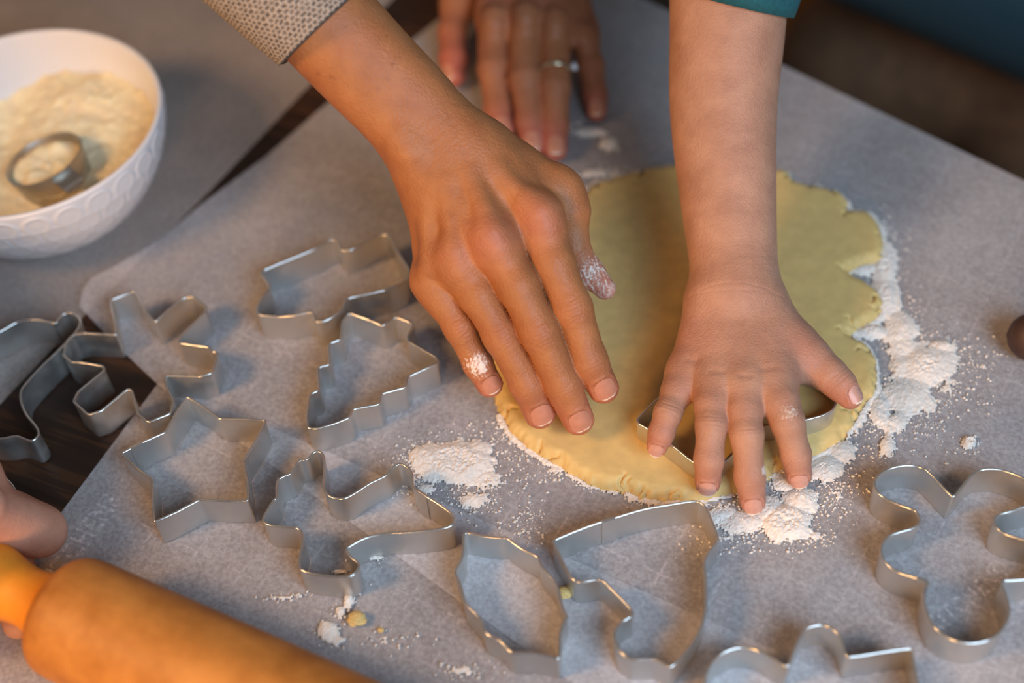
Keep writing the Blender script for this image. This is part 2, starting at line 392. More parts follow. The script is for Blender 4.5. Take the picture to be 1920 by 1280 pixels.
cutter('tin cutter cropped by the left edge, half over bare wood', Z3([(0, 390), (100, 335), (180, 320), (260, 325), (330, 340), (355, 312), (385, 285), (430, 280), (475, 310), (482, 345), (450, 400), (380, 475), (250, 600), (150, 710), (125, 760), (130, 820), (160, 890), (210, 950), (232, 990), (225, 1020), (190, 1045), (150, 1035), (95, 1018), (0, 1032), (-120, 1010), (-260, 900), (-300, 740), (-240, 560), (-120, 450)]))
Z4 = lambda p: zpx(p, 800, 880, 3.2)
cutter('tin stocking cookie cutter with long curved cuff and visible seam', Z4([(765, 430), (800, 410), (960, 345), (1130, 290), (1300, 240), (1460, 212), (1600, 192), (1650, 205), (1690, 260), (1748, 410), (1735, 440), (1670, 540), (1675, 680), (1675, 800), (1665, 880), (1630, 980), (1560, 1090), (1470, 1180), (1420, 1165), (1370, 1140), (1300, 1138), (1230, 1138), (1170, 1100), (1140, 1050), (1128, 1000), (1135, 960), (1170, 915), (1225, 880), (1232, 850), (1190, 800), (1100, 710), (1040, 662), (930, 675), (880, 660), (840, 600), (790, 500), (765, 450)]), seam=(1152, 970))
cutter('tin holly leaf cookie cutter with wavy outline', Z4([(220, 390), (245, 378), (330, 400), (430, 412), (480, 408), (510, 435), (570, 480), (670, 525), (685, 570), (710, 610), (785, 690), (800, 770), (820, 840), (845, 885), (815, 930), (798, 1000), (800, 1080), (795, 1140), (740, 1120), (640, 1098), (560, 1100), (505, 1100), (450, 1030), (350, 985), (335, 925), (310, 880), (228, 805), (208, 700), (165, 612), (210, 545), (222, 460)]), 'ang', r=.003)
Z5 = lambda p: zpx(p, 1600, 860, 3.047)
cutter('tin gingerbread man cookie cutter on the right', Z5([(575, 213), (620, 160), (680, 90), (740, 62), (820, 60), (900, 80), (990, 120), (1070, 180), (1085, 235), (1040, 262), (975, 274), (900, 300), (830, 320), (806, 350), (820, 395), (870, 430), (980, 465), (1080, 500), (1130, 570), (1100, 650), (1000, 686), (920, 694), (850, 703), (868, 770), (890, 850), (880, 920), (840, 985), (780, 1030), (700, 1052), (620, 1048), (540, 1020), (470, 970), (430, 900), (405, 820), (405, 750), (420, 706), (345, 676), (250, 645), (190, 600), (160, 545), (165, 490), (200, 445), (260, 420), (330, 400), (370, 375), (378, 340), (350, 295), (270, 265), (180, 225), (135, 185), (122, 140), (145, 95), (200, 60), (270, 42), (340, 40), (400, 55), (450, 95), (500, 150), (548, 200)]), seam=(1720, 1085))
Z6 = lambda p: zpx(p, 1300, 820, 2.782)
cutter('tin cutter with two round lobes cropped by the bottom edge', Z6([(60, 1280), (80, 1200), (130, 1140), (200, 1104), (270, 1096), (350, 1115), (430, 1165), (490, 1190), (515, 1130), (545, 1060), (580, 1005), (640, 980), (700, 985), (750, 1020), (780, 1080), (800, 1138), (840, 1142), (980, 1120), (1130, 1100), (1138, 1112), (1150, 1180), (1175, 1300), (1190, 1420), (1100, 1500), (900, 1490), (700, 1480), (500, 1500), (300, 1500), (130, 1430), (70, 1360)]))
cutter('round tin cutter rim beside the hand at left edge', [(-40+75*math.cos(a), 945+65*math.sin(a)) for a in np.linspace(0, 2*math.pi, 24, endpoint=False)], z0=.0004)
CT = cutter('tin cookie cutter pressed into the dough under the child hand', [(1190, 791), (1214, 766), (1240, 742), (1300, 704), (1380, 688), (1450, 690), (1520, 694), (1556, 714), (1571, 742), (1564, 768), (1540, 780), (1503, 789), (1470, 795), (1429, 796), (1395, 825), (1371, 853), (1353, 869), (1330, 878), (1302, 869), (1259, 834), (1214, 803)], 'ang', r=.004, h=.0185, z0=.0016)

# ------------------------------------------------------------------ white bowl with flour and measuring cup
BC = np.array([-.2530, .5945]); BR = .0762
def lathe(prof, c, n=96, disp=None, zadd=0.0):
    prof = np.array(prof); k = len(prof); A = np.linspace(0, 2*math.pi, n, endpoint=False)
    V = np.zeros((k, n, 3))
    for i, (r_, z_) in enumerate(prof):
        V[i, :, 0] = c[0]+r_*np.cos(A); V[i, :, 1] = c[1]+r_*np.sin(A); V[i, :, 2] = z_+zadd
    if disp is not None: V = disp(V, A, prof)
    i, j = np.meshgrid(np.arange(k-1), np.arange(n), indexing='ij'); j2 = (j+1) % n
    Fq = np.stack([i*n+j, i*n+j2, (i+1)*n+j2, (i+1)*n+j], -1).reshape(-1, 4)
    return V.reshape(-1, 3), Fq
def smooth_prof(P, n=8):
    P = np.array(P, float); out = []
    for i in range(len(P)-1):
        p0, p1, p2, p3 = P[max(i-1, 0)], P[i], P[i+1], P[min(i+2, len(P)-1)]
        for t in np.linspace(0, 1, n, endpoint=False):
            out.append(.5*((2*p1)+(-p0+p2)*t+(2*p0-5*p1+4*p2-p3)*t*t+(-p0+3*p1-3*p2+p3)*t**3))
    out.append(P[-1]); return np.array(out)
bowl = empty('bowl', (BC[0], BC[1], .0004)); tag(bowl, 'white ceramic bowl embossed with circles, holding flour', 'bowl')
outer = smooth_prof([(.0005, .0016), (.030, .0016), (.036, .0003), (.039, .0010), (.046, .006), (.058, .018), (.068, .034), (.0738, .050), (.0758, .061), (.0762, .0645)], 10)
def emboss(V, A, prof):
    L = np.concatenate([[0], np.cumsum(np.hypot(*np.diff(prof, axis=0).T))])
    zz = prof[:, 1]; rows = [(.0555, 0), (.0445, .5), (.0340, 0), (.0245, .5), (.0165, 0)]
    D = np.zeros(V.shape[:2])
    for z_, ph in rows:
        l0 = np.interp(z_, zz[20:], L[20:]); rr = np.interp(z_, zz[20:], prof[20:, 0]); nn = 28
        step = 2*math.pi/nn; da = (A/step+ph+.5) % 1-.5
        d = np.sqrt((da[None, :]*step*rr)**2+((L[:, None]-l0)*1.0)**2); R0 = .0066
        D = np.maximum(D, np.exp(-((d-R0)/.0010)**2)*.0006+.00025*(d < R0))
    D[:20] = 0
    n_ = np.stack([np.cos(A), np.sin(A)], 1)
    V[:, :, :2] += n_[None]*D[:, :, None]; return V
V, Fq = lathe(outer, BC, 480, emboss, .0004); mesh('outer_wall', V, Fq[:, ::-1], M['ceramic'], bowl)
inner = smooth_prof([(.0762, .0645), (.0758, .0655), (.0744, .0658), (.0731, .0650), (.0722, .062), (.0690, .048), (.0620, .030), (.050, .014), (.034, .006), (.0005, .0045)], 8)
V, Fq = lathe(inner, BC, 160, None, .0004); mesh('inner_wall', V, Fq, M['ceramic'], bowl)
# flour heap in the bowl
def heap():
    res = .0012; g = np.arange(-.075, .0751, res); X, Y = np.meshgrid(g, g, indexing='ij')
    n1 = fbm2(X*45+3, Y*45+8, 4, 5); n2 = fbm2(X*240+3, Y*240, 3, 15)
    Z = .034+.011*(X/.075)+.006*(Y/.075)+.010*(n1-.5)+.0026*(n2-.5)+.006*np.exp(-((X-.02)**2+(Y-.03)**2)/.0009)
    rin = np.interp(Z, inner[::-1, 1], inner[::-1, 0])+.0008
    ok = np.hypot(X, Y) < rin
    idx = -np.ones(X.shape, int); idx[ok] = np.arange(ok.sum())
    V = np.stack([X[ok]+BC[0], Y[ok]+BC[1], Z[ok]], 1)
    q = np.stack([idx[:-1, :-1], idx[1:, :-1], idx[1:, 1:], idx[:-1, 1:]], -1).reshape(-1, 4); q = q[(q >= 0).all(1)]
    return V, q
V, q = heap(); M['butter'] = m_simple('buttery_flour', (250, 226, 186), .9, 70, .07, .5, .0008)
o = mesh('flour_heap', V, q, M['butter']); tag(o, 'crumbly pale flour mixture filling the white bowl', 'flour', kind='stuff')
# measuring cup half sunk in the flour
def lathe_axis(prof, o, ax, n=48):
    ax = nrm(ax); u_ = nrm(np.cross(ax, [0.3, .2, 1])); v_ = np.cross(ax, u_); A = np.linspace(0, 2*math.pi, n, endpoint=False)
    prof = np.array(prof); k = len(prof)
    V = o+prof[:, 1][:, None, None]*ax+prof[:, 0][:, None, None]*(np.cos(A)[None, :, None]*u_+np.sin(A)[None, :, None]*v_)
    i, j = np.meshgrid(np.arange(k-1), np.arange(n), indexing='ij'); j2 = (j+1) % n
    return V.reshape(-1, 3), np.stack([i*n+j, i*n+j2, (i+1)*n+j2, (i+1)*n+j], -1).reshape(-1, 4)
cup_o = at(82, 297, .048); cup_ax = nrm([-.22, .10, 1])
cup = empty('measuring_cup', tuple(cup_o-cup_ax*.02)); tag(cup, 'small steel measuring cup half buried in the bowl of flour', 'measuring cup')
V, Fq = lathe_axis([(.0005, -.026), (.016, -.026), (.0185, -.024), (.0215, -.004), (.0222, 0), (.0215, .0003), (.0205, -.004), (.0175, -.023), (.0005, -.0245)], cup_o, cup_ax)
mesh('cup_body', V, Fq, M['steel'], cup, angle=50)
hd = nrm(at(156, 356, .052)-at(118, 322, .050)); hs = nrm(np.cross(hd, cup_ax)); hn = np.cross(hs, hd)
hb = cup_o+hd*.0215; Vh = []; 
for s_, w_ in ((0, .0062), (.004, .0060), (.010, .0056), (.0150, .0058), (.0170, .0048)):
    for a_, b_ in ((-1, -1), (1, -1), (1, 1), (-1, 1)): Vh.append(hb+hd*s_+hs*w_*a_+hn*.0007*b_+hn*(.0014 if s_ > .014 else 0))
Fh = [(0, 1, 2, 3), (16, 19, 18, 17)]
for k_ in range(4):
    for a_ in range(4): Fh.append((k_*4+a_, k_*4+4+a_, k_*4+4+(a_+1) % 4, k_*4+(a_+1) % 4))
mesh('handle', Vh, Fh, M['steel'], cup, smooth=False)
V, Fq = lathe_axis([(.0205-.00205*i, -.007+.0035*math.sin(i*.32)) for i in range(10)]+[(.0003, -.004)], cup_o, cup_ax, 40)
V = V+np.outer(.007*(fbm2(V[:, 0]*160, V[:, 1]*160, 3, 2)-.5)-.28*np.clip((V-cup_o)@hd, -.01, .02), cup_ax)
tag(mesh('flour_in_cup', V, Fq, M['butter']), 'flour lying inside the steel measuring cup', 'flour', kind='stuff')

# ------------------------------------------------------------------ rolled dough
DO = [(1090, 372), (1112, 350), (1140, 342), (1180, 330), (1215, 322), (1255, 316), (1320, 312), (1390, 314), (1447, 322), (1476, 326), (1489, 339), (1510, 352), (1539, 355), (1573, 364), (1590, 381), (1591, 398), (1621, 401), (1643, 418), (1655, 444), (1659, 473), (1650, 495), (1628, 501), (1592, 515), (1621, 532), (1651, 556), (1657, 580), (1643, 602), (1598, 631), (1619, 645), (1638, 667), (1645, 701), (1643, 735), (1626, 759), (1610, 786), (1594, 810), (1572, 832), (1544, 849), (1520, 862), (1470, 880), (1430, 902), (1385, 924), (1340, 936), (1300, 941), (1245, 942), (1210, 938), (1168, 925), (1120, 915), (1085, 900), (1050, 876), (1012, 858), (988, 840), (962, 818), (944, 790), (930, 755), (922, 700), (930, 610), (955, 520), (1000, 440), (1050, 396)]
DH = .0065
DW = catmull(np.array([at(x, y, .002)[:2] for x, y in DO]), 6)
def seg_dist(X, Y, P):
    best = np.full(X.shape, 9.); ins = np.zeros(X.shape, bool); n = len(P)
    for i in range(n):
        a_, b_ = P[i], P[(i+1) % n]; ab = b_-a_; L2 = ab@ab+1e-15
        t = np.clip(((X-a_[0])*ab[0]+(Y-a_[1])*ab[1])/L2, 0, 1)
        best = np.minimum(best, (X-a_[0]-t*ab[0])**2+(Y-a_[1]-t*ab[1])**2)
        c = ((a_[1] > Y) != (b_[1] > Y)); ins ^= c & (X < ab[0]*(Y-a_[1])/(ab[1]+1e-15)+a_[0])
    return np.where(ins, np.sqrt(best), -np.sqrt(best))
def dough_mesh():
    res = .0008; lo = DW.min(0)-.004; hi = DW.max(0)+.004
    X, Y = np.meshgrid(np.arange(lo[0], hi[0], res), np.arange(lo[1], hi[1], res), indexing='ij')
    d = seg_dist(X, Y, DW)
    d = d-.0022*(fbm2(X*260, Y*260, 3, 4)-.35)-.0008*(fbm2(X*600, Y*600, 2, 9)-.5)
    # radial splits at the rim
    c = DW.mean(0); rr = random.Random(8); crack = np.zeros(X.shape)
    for k in range(46):
        i = rr.randrange(len(DW)); p = DW[i]; dr = nrm(c-p); dr = nrm(dr+np.array([rr.uniform(-.6, .6), rr.uniform(-.6, .6)])); L = rr.uniform(.003, .011)
        x = X-p[0]; y = Y-p[1]; s = x*dr[0]+y*dr[1]; t = -x*dr[1]+y*dr[0]+.0012*np.sin(s*900+k)
        w = np.clip(1-s/L, 0, 1)*(s > -.004)
        crack = np.maximum(crack, np.exp(-(t/(.00045+.0007*w))**2)*np.clip(w*1.6, 0, 1))
    e = np.clip(d/.0062, 0, 1); H = DH*np.sqrt(np.clip(1-(1-e)**2, 0, 1))
    H = H+.0007*(fbm2(X*60, Y*60, 3, 21)-.5)*e+.0011*(fbm2(X*330, Y*330, 3, 31)-.5)*np.clip(1-d/.010, 0, 1)*e
    H = H*(1-.75*crack)
    ok = d > -.0009
    idx = -np.ones(X.shape, int); idx[ok] = np.arange(ok.sum())
    V = np.stack([X[ok], Y[ok], np.maximum(H[ok], .00005)+zA], 1)
    q = np.stack([idx[:-1, :-1], idx[1:, :-1], idx[1:, 1:], idx[:-1, 1:]], -1).reshape(-1, 4); q = q[(q >= 0).all(1)]
    return V, q
V, q = dough_mesh(); dough = mesh('rolled_dough', V, q, M['dough']); tag(dough, 'rolled out sheet of pale cookie dough with cracked edges', 'dough')

# ------------------------------------------------------------------ loose flour
def flour_patch(label, blobs, box, rim=0.0, amp=.0034, seed=0, grains=1500, rimsel=None):
    res = .0007; c = [at(x, y)[:2] for x, y in ((box[0], box[1]), (box[2], box[1]), (box[2], box[3]), (box[0], box[3]))]; c = np.array(c)
    lo = c.min(0); hi = c.max(0)
    X, Y = np.meshgrid(np.arange(lo[0], hi[0], res), np.arange(lo[1], hi[1], res), indexing='ij')
    def dens(X, Y):
        p = proj(np.stack([X, Y, np.zeros_like(X)], -1)); rho = np.zeros(X.shape)
        for (bx, by, rx, ry, a_) in blobs:
            rho = np.maximum(rho, a_*np.exp(-(((p[..., 0]-bx)/rx)**2+((p[..., 1]-by)/ry)**2)*.9)) + .12*a_*np.exp(-(((p[..., 0]-bx)/rx)**2+((p[..., 1]-by)/ry)**2)*.5)
        if rim:
            dd = seg_dist(X, Y, DW[::2]); w = rim*np.exp(-(np.clip(-dd, 0, 1)/(.0010+.0068*fbm2(X*70, Y*70, 3, 77)**1.6))**2)*(dd < .001)
            if rimsel is not None: w = w*rimsel(p[..., 0], p[..., 1])
            rho = np.maximum(rho, w)
        inb = (p[..., 0] > box[0]) & (p[..., 0] < box[2]) & (p[..., 1] > box[1]) & (p[..., 1] < box[3])
        return rho*inb
    rho = dens(X, Y)
    n1 = fbm2(X*110+seed, Y*110, 4, seed); n2 = fbm2(X*420, Y*420, 3, seed+7); n3 = vnoise2(X*1100, Y*1100, seed+3)
    v = rho*1.30-.36*n1-.50*n2-.20*n3-.02; h = np.clip(v, 0, .75)**1.2*amp+np.where(v > 0, .00015+.0011*n3*np.clip(v*5, 0, 1)+.0014*(n2-.3)*np.clip(v*4, 0, 1), 0)
    ok = (v > 0)
    idx = -np.ones(X.shape, int); idx[ok] = np.arange(ok.sum())
    V = np.stack([X[ok], Y[ok], np.maximum(h[ok], .0001)+zA+.0001], 1)
    q = np.stack([idx[:-1, :-1], idx[1:, :-1], idx[1:, 1:], idx[:-1, 1:]], -1).reshape(-1, 4); q = q[(q >= 0).all(1)]
    # loose grains and clumps
    rg = np.random.default_rng(seed+1); n = grains*30
    gx = rg.uniform(lo[0], hi[0], n); gy = rg.uniform(lo[1], hi[1], n); gr = dens(gx, gy)
    keep = rg.uniform(0, 1, n) < np.clip(gr*.9, 0, .7)*fbm2(gx*90, gy*90, 2, seed+40)*1.3
    gx, gy, gr = gx[keep][:grains], gy[keep][:grains], gr[keep][:grains]; n = len(gx)
    sz = .00016+.00085*rg.random(n)**3.4
    oc = np.array([(1, 0, 0), (0, 1, 0), (-1, 0, 0), (0, -1, 0), (0, 0, .9), (0, 0, -.3)], float)
    of = np.array([(0, 1, 4), (1, 2, 4), (2, 3, 4), (3, 0, 4), (1, 0, 5), (2, 1, 5), (3, 2, 5), (0, 3, 5)])
    an = rg.uniform(0, 6.28, n); ca, sa = np.cos(an), np.sin(an)
    O = oc[None]*rg.uniform(.6, 1.3, (n, 6, 1))*sz[:, None, None]
    ox = O[..., 0]*ca[:, None]-O[..., 1]*sa[:, None]; oy = O[..., 0]*sa[:, None]+O[..., 1]*ca[:, None]
    hz = np.clip(gr*1.30-.50, 0, .75)**1.2*amp
    GV = np.stack([ox+gx[:, None], oy+gy[:, None], O[..., 2]+(zA+hz+sz*.4)[:, None]], -1).reshape(-1, 3)
    GF = (of[None]+(np.arange(n)*6)[:, None, None]+len(V)).reshape(-1, 3)
    FF = [tuple(x) for x in q]+[tuple(x) for x in GF]
    o = mesh('flour', np.concatenate([V, GV]), FF, M['flour'], None, smooth=False)
    return tag(o, label, 'flour', kind='stuff')
flour_patch('heap of white flour left of the dough by the angel cutter', [(850, 872, 62, 34, 1.25), (800, 862, 42, 26, .9), (895, 848, 34, 22, .7), (885, 940, 36, 20, .62), (905, 900, 40, 26, .55), (770, 905, 30, 20, .5), (960, 880, 40, 40, .3), (990, 985, 40, 36, .36), (930, 830, 40, 40, .3), (800, 920, 30, 16, .6)], (700, 790, 1030, 1040), seed=3, grains=2600)
flour_patch('heap of white flour in front of the child fingers', [(1475, 985, 40, 30, 1.25), (1440, 960, 30, 30, .8), (1500, 945, 34, 30, .9), (1478, 905, 34, 24, .8), (1395, 985, 60, 26, .72), (1355, 968, 36, 22, .7), (1545, 885, 34, 26, .9), (1580, 850, 30, 26, .8), (1365, 1015, 60, 20, .42), (1530, 1010, 30, 16, .45), (1560, 930, 50, 40, .35), (1310, 950, 60, 12, .55), (1200, 940, 40, 10, .5), (1250, 955, 60, 10, .45)], (1170, 830, 1640, 1060), rim=.62, seed=9, grains=3600)
flour_patch('drift of white flour along the right rim of the dough', [(1655, 500, 24, 50, .95), (1655, 560, 28, 40, .95), (1622, 512, 34, 12, 1.0), (1630, 628, 34, 14, 1.0), (1685, 622, 42, 36, .72), (1740, 690, 52, 36, .86), (1700, 745, 60, 38, .74), (1690, 655, 40, 30, .64), (1765, 655, 36, 16, .62), (1690, 690, 30, 36, .66), (1650, 770, 26, 40, .72), (1680, 790, 30, 30, .62), (1662, 840, 20, 26, .72), (1720, 800, 60, 50, .3), (1780, 720, 30, 40, .45), (1816, 835, 13, 11, 1.2), (1810, 700, 50, 60, .25), (1680, 570, 20, 30, .6)], (1585, 385, 1890, 890), rim=.74, seed=17, grains=5200)
flour_patch('thin line of flour along the far rim of the dough', [(1120, 330, 60, 12, .6)], (1060, 290, 1640, 420), rim=.95, seed=23, grains=700, rimsel=lambda x, y: np.where(x < 1260, 1.0, .55))
flour_patch('smear of flour beside the ringed hand', [(1105, 252, 34, 10, .85), (1140, 274, 18, 13, 1.0), (1090, 235, 20, 8, .5)], (1040, 205, 1200, 310), seed=29, grains=200, amp=.002)
flour_patch('dribble of flour spilling from the angel cutter foot', [(668, 1105, 12, 16, .8), (655, 1130, 12, 16, .85), (640, 1150, 12, 12, .75), (616, 1186, 20, 20, .9), (635, 1205, 20, 12, .6), (530, 1124, 40, 7, .5), (560, 1120, 14, 6, .6), (740, 1205, 50, 16, .45), (870, 1262, 60, 14, .5), (700, 1050, 24, 6, .7), (640, 1076, 22, 5, .8)], (480, 1040, 960, 1290), seed=37, grains=600, amp=.002)
flour_patch('fine flour dust under the cracked front rim of the dough', [(1000, 845, 26, 16, .6), (1050, 885, 30, 14, .55), (965, 815, 20, 16, .5)], (930, 780, 1160, 930), rim=.6, seed=41, grains=600, amp=.002)
# crumbs of dough
def crumb(label, px, py, r_, seed, mat='dough', z=.0015):
    bm = bmesh.new(); bmesh.ops.create_icosphere(bm, subdivisions=3, radius=1.0)
    me = bpy.data.meshes.new('dough_crumb'); bm.to_mesh(me); bm.free()
    V = np.array([v.co[:] for v in me.vertices]); k = 1+.5*(fbm2(V[:, 0]*2+seed, V[:, 1]*2+V[:, 2]*3, 3, seed)-.5)*2*.8
    V = V*k[:, None]*np.array([1.1, .95, .7])*r_; c = at(px, py, z+r_*.5); V = V-[0, 0, V[:, 2].min()]
    me.vertices.foreach_set('co', (V+[c[0], c[1], z]).astype(np.float32).ravel()); me.update()
    return tag(link('dough_crumb', me, M[mat]), label, 'dough crumb')
crumb('crumb of yellow dough lying near the rolling pin', 669, 1162, .0037, 1)
crumb('crumb of dough stuck between holly and stocking cutters', 1061, 1112, .0030, 2)
crumb('tiny crumb of dough right of the crumb near the pin', 714, 1182, .0013, 5)

# ------------------------------------------------------------------ rolling pin
pa = at(104, 1143, .0285); pb = at(700, 1418, .0285); ax = nrm(pb-pa); ax[2] = 0; ax = nrm(ax)
pin = empty('rolling_pin', tuple(pa)); tag(pin, 'varnished wooden rolling pin in the lower left corner', 'rolling pin')
L = .26; R = .0268
prof = smooth_prof([(.0135, .0000), (.0200, .0006), (.0248, .0040), (R, .0105), (R+.0002, .03), (R+.0004, L/2), (R+.0002, L-.03), (R, L-.0105), (.0248, L-.004), (.020, L-.0006), (.0135, L)], 6)
V, Fq = lathe_axis(prof, pa, ax, 72); mesh('barrel', V, Fq, M['pin'], pin)
for s_, o_ in ((-1, pa), (1, pa+ax*L)):
    V, Fq = lathe_axis([(.0140, -.0006), (.0157, .0000), (.0160, .0010), (.0158, .0022), (.0146, .0030)], o_, ax*s_, 48); mesh('groove', V, Fq, M['groove'], pin)
    hp = smooth_prof([(.0005, -.002), (.0148, .0018), (.0150, .0035), (.0140, .008), (.0130, .0150), (.0140, .0240), (.0165, .0340), (.0178, .046), (.0172, .062), (.0145, .080), (.0105, .092), (.0005, .098)], 6)
    V, Fq = lathe_axis(hp, o_, ax*s_, 48); mesh('handle', V, Fq, M['handle'], pin)

# ------------------------------------------------------------------ hands: smooth distance fields turned into one skin each
CB = np.stack([AR, AU, -AD])                    # rows: camera axes, used only as a handy grid orientation
def to_l(P): return (np.asarray(P)-CC)@CB.T
def to_w(Q): return np.asarray(Q)@CB+CC
def smin(a, b, k):
    h = np.maximum(k-np.abs(a-b), 0)/k
    return np.minimum(a, b)-h*h*k*.25
class Body:
    def __init__(s, h):
        s.h = h; s.web = .008; s.groups = []                  # list of (k_inner, k_join, prims)
    def group(s, k, kjoin, finger=False): s.groups.append((k, kjoin, [], finger)); return s.groups[-1][2]
    @staticmethod
    def cone(lst, a, b, r1, r2, flat=None, fs=1.0):
        lst.append((to_l(a), to_l(b), r1, r2, None if flat is None else nrm(np.asarray(flat)@CB.T), fs))
    @staticmethod
    def chain(lst, pts, rads, n=5):              # a smooth bent limb as one primitive
        P = np.c_[np.array([to_l(p) for p in pts]), np.array(rads)]; Q = []
        for i in range(len(P)-1):
            p0, p1, p2, p3 = P[max(i-1, 0)], P[i], P[i+1], P[min(i+2, len(P)-1)]
            for t in np.linspace(0, 1, n, endpoint=False): Q.append(.5*((2*p1)+(-p0+p2)*t+(2*p0-5*p1+4*p2-p3)*t*t+(-p0+3*p1-3*p2+p3)*t**3))
        Q.append(P[-1]); ident = object()
        for i in range(len(Q)-1): lst.append((Q[i][:3], Q[i+1][:3], Q[i][3], Q[i+1][3], ident, 0))
    def build(s):
        allp = [p for g in s.groups for p in g[2]]
        lo = np.min([np.minimum(p[0], p[1])-max(p[2], p[3]) for p in allp], 0)-.008
        hi = np.max([np.maximum(p[0], p[1])+max(p[2], p[3]) for p in allp], 0)+.008
        s.lo = lo; n = np.ceil((hi-lo)/s.h).astype(int)+1; s.n = n
        BIG = .012
        ax = [lo[i]+np.arange(n[i])*s.h for i in range(3)]
        def evalg(k, prims):
            plo = np.min([np.minimum(p[0], p[1])-max(p[2], p[3]) for p in prims], 0)-BIG
            phi = np.max([np.maximum(p[0], p[1])+max(p[2], p[3]) for p in prims], 0)+BIG
            a = np.clip(((plo-lo)/s.h).astype(int), 0, n-1); b = np.clip(((phi-lo)/s.h).astype(int)+2, 1, n)
            D = np.full(b-a, BIG, np.float32)
            pend = {}
            for (A_, B_, r1, r2, fl, fs) in prims:
                ch = fl if fs == 0 else None; rm = max(r1, r2)*(1 if fs == 0 else max(1, 1/fs))+BIG
                c = np.clip(((np.minimum(A_, B_)-rm-lo)/s.h).astype(int), a, b-1); d = np.clip(((np.maximum(A_, B_)+rm-lo)/s.h).astype(int)+2, c+1, b)
                X, Y, Z = np.meshgrid(*[ax[i][c[i]:d[i]].astype(np.float32) for i in range(3)], indexing='ij', sparse=True)
                ba = (B_-A_).astype(np.float32); L2 = float(ba@ba)+1e-12
                x, y, z = X-np.float32(A_[0]), Y-np.float32(A_[1]), Z-np.float32(A_[2])
                t = np.clip((x*ba[0]+y*ba[1]+z*ba[2])/L2, 0, 1)
                x = x-t*ba[0]; y = y-t*ba[1]; z = z-t*ba[2]
                if fl is not None and ch is None:
                    w = (x*np.float32(fl[0])+y*np.float32(fl[1])+z*np.float32(fl[2]))*np.float32(fs-1)
                    x = x+w*np.float32(fl[0]); y = y+w*np.float32(fl[1]); z = z+w*np.float32(fl[2])
                q = np.sqrt(x*x+y*y+z*z)-(np.float32(r1)+np.float32(r2-r1)*t)
                sl = tuple(slice(c[i]-a[i], d[i]-a[i]) for i in range(3))
                if ch is not None:
                    if ch not in pend: pend[ch] = np.full(b-a, BIG, np.float32)
                    pend[ch][sl] = np.minimum(pend[ch][sl], q)
                else: D[sl] = smin(D[sl], q, np.float32(k))
            for q in pend.values(): D = smin(D, q, np.float32(k))
            return D, a, b
        T = np.full(n, BIG, np.float32); Fg = None
        for (k, kj, prims, fin) in s.groups:
            D, a, b = evalg(k, prims); sl = tuple(slice(a[i], b[i]) for i in range(3))
            if fin:                              # fingers stay apart from each other ...
                if Fg is None: Fg = np.full(n, BIG, np.float32)
                Fg[sl] = smin(Fg[sl], D, np.float32(kj))
            else:
                if Fg is not None: T = smin(T, Fg, np.float32(s.web)); Fg = None
                T[sl] = smin(T[sl], D, np.float32(kj))
        if Fg is not None: T = smin(T, Fg, np.float32(s.web))   # ... and join the palm through soft webs
        T[0] = T[-1] = BIG; T[:, 0] = T[:, -1] = BIG; T[:, :, 0] = T[:, :, -1] = BIG
        s.D = T
    def sample(s, P):                            # world points -> distance
        q = (to_l(P)-s.lo)/s.h; i = np.clip(np.floor(q).astype(int), 0, s.n-2); f = np.clip(q-i, 0, 1); r = 0
        for dx in (0, 1):
            for dy in (0, 1):
                for dz in (0, 1):
                    w = (f[..., 0] if dx else 1-f[..., 0])*(f[..., 1] if dy else 1-f[..., 1])*(f[..., 2] if dz else 1-f[..., 2])
                    r = r+w*s.D[i[..., 0]+dx, i[..., 1]+dy, i[..., 2]+dz]
        return r
    def nets(s):
        D = s.D; ins = D < 0
        c = np.zeros(np.array(D.shape)-1, np.uint8)
        for dx in (0, 1):
            for dy in (0, 1):
                for dz in (0, 1): c += ins[dx:D.shape[0]-1+dx, dy:D.shape[1]-1+dy, dz:D.shape[2]-1+dz]
        act = (c > 0) & (c < 8); I = np.argwhere(act); ids = -np.ones(c.shape, np.int32); ids[act] = np.arange(len(I))
        cor = [(x, y, z) for x in (0, 1) for y in (0, 1) for z in (0, 1)]
        val = {o: D[I[:, 0]+o[0], I[:, 1]+o[1], I[:, 2]+o[2]] for o in cor}
        acc = np.zeros((len(I), 3)); cnt = np.zeros(len(I))
        for o in cor:
            for axx in range(3):
                if o[axx] == 0:
                    p = list(o); p[axx] = 1; p = tuple(p); va, vb = val[o], val[p]; cr = (va < 0) != (vb < 0)
                    t = np.where(cr, va/np.where(cr, va-vb, 1), 0); pos = np.tile(np.array(o, float), (len(I), 1)); pos[:, axx] += t
                    acc += pos*cr[:, None]; cnt += cr
        V = (I+acc/cnt[:, None])*s.h+s.lo
        Q = []
        for axx in range(3):
            b_, c_ = (axx+1) % 3, (axx+2) % 3
            sa = [slice(None)]*3; sb = [slice(None)]*3; sa[axx] = slice(0, -1); sb[axx] = slice(1, None)
            A_, B_ = ins[tuple(sa)], ins[tuple(sb)]; E = np.argwhere(A_ != B_)
            E = E[(E[:, b_] > 0) & (E[:, c_] > 0) & (E[:, b_] < D.shape[b_]-1) & (E[:, c_] < D.shape[c_]-1)]
            fl = A_[E[:, 0], E[:, 1], E[:, 2]]
            def cid(db, dc):
                F_ = E.copy(); F_[:, b_] += db; F_[:, c_] += dc; return ids[F_[:, 0], F_[:, 1], F_[:, 2]]
            q = np.stack([cid(-1, -1), cid(0, -1), cid(0, 0), cid(-1, 0)], 1)
            q[~fl] = q[~fl][:, ::-1]; Q.append(q)
        return to_w(V), np.concatenate(Q)
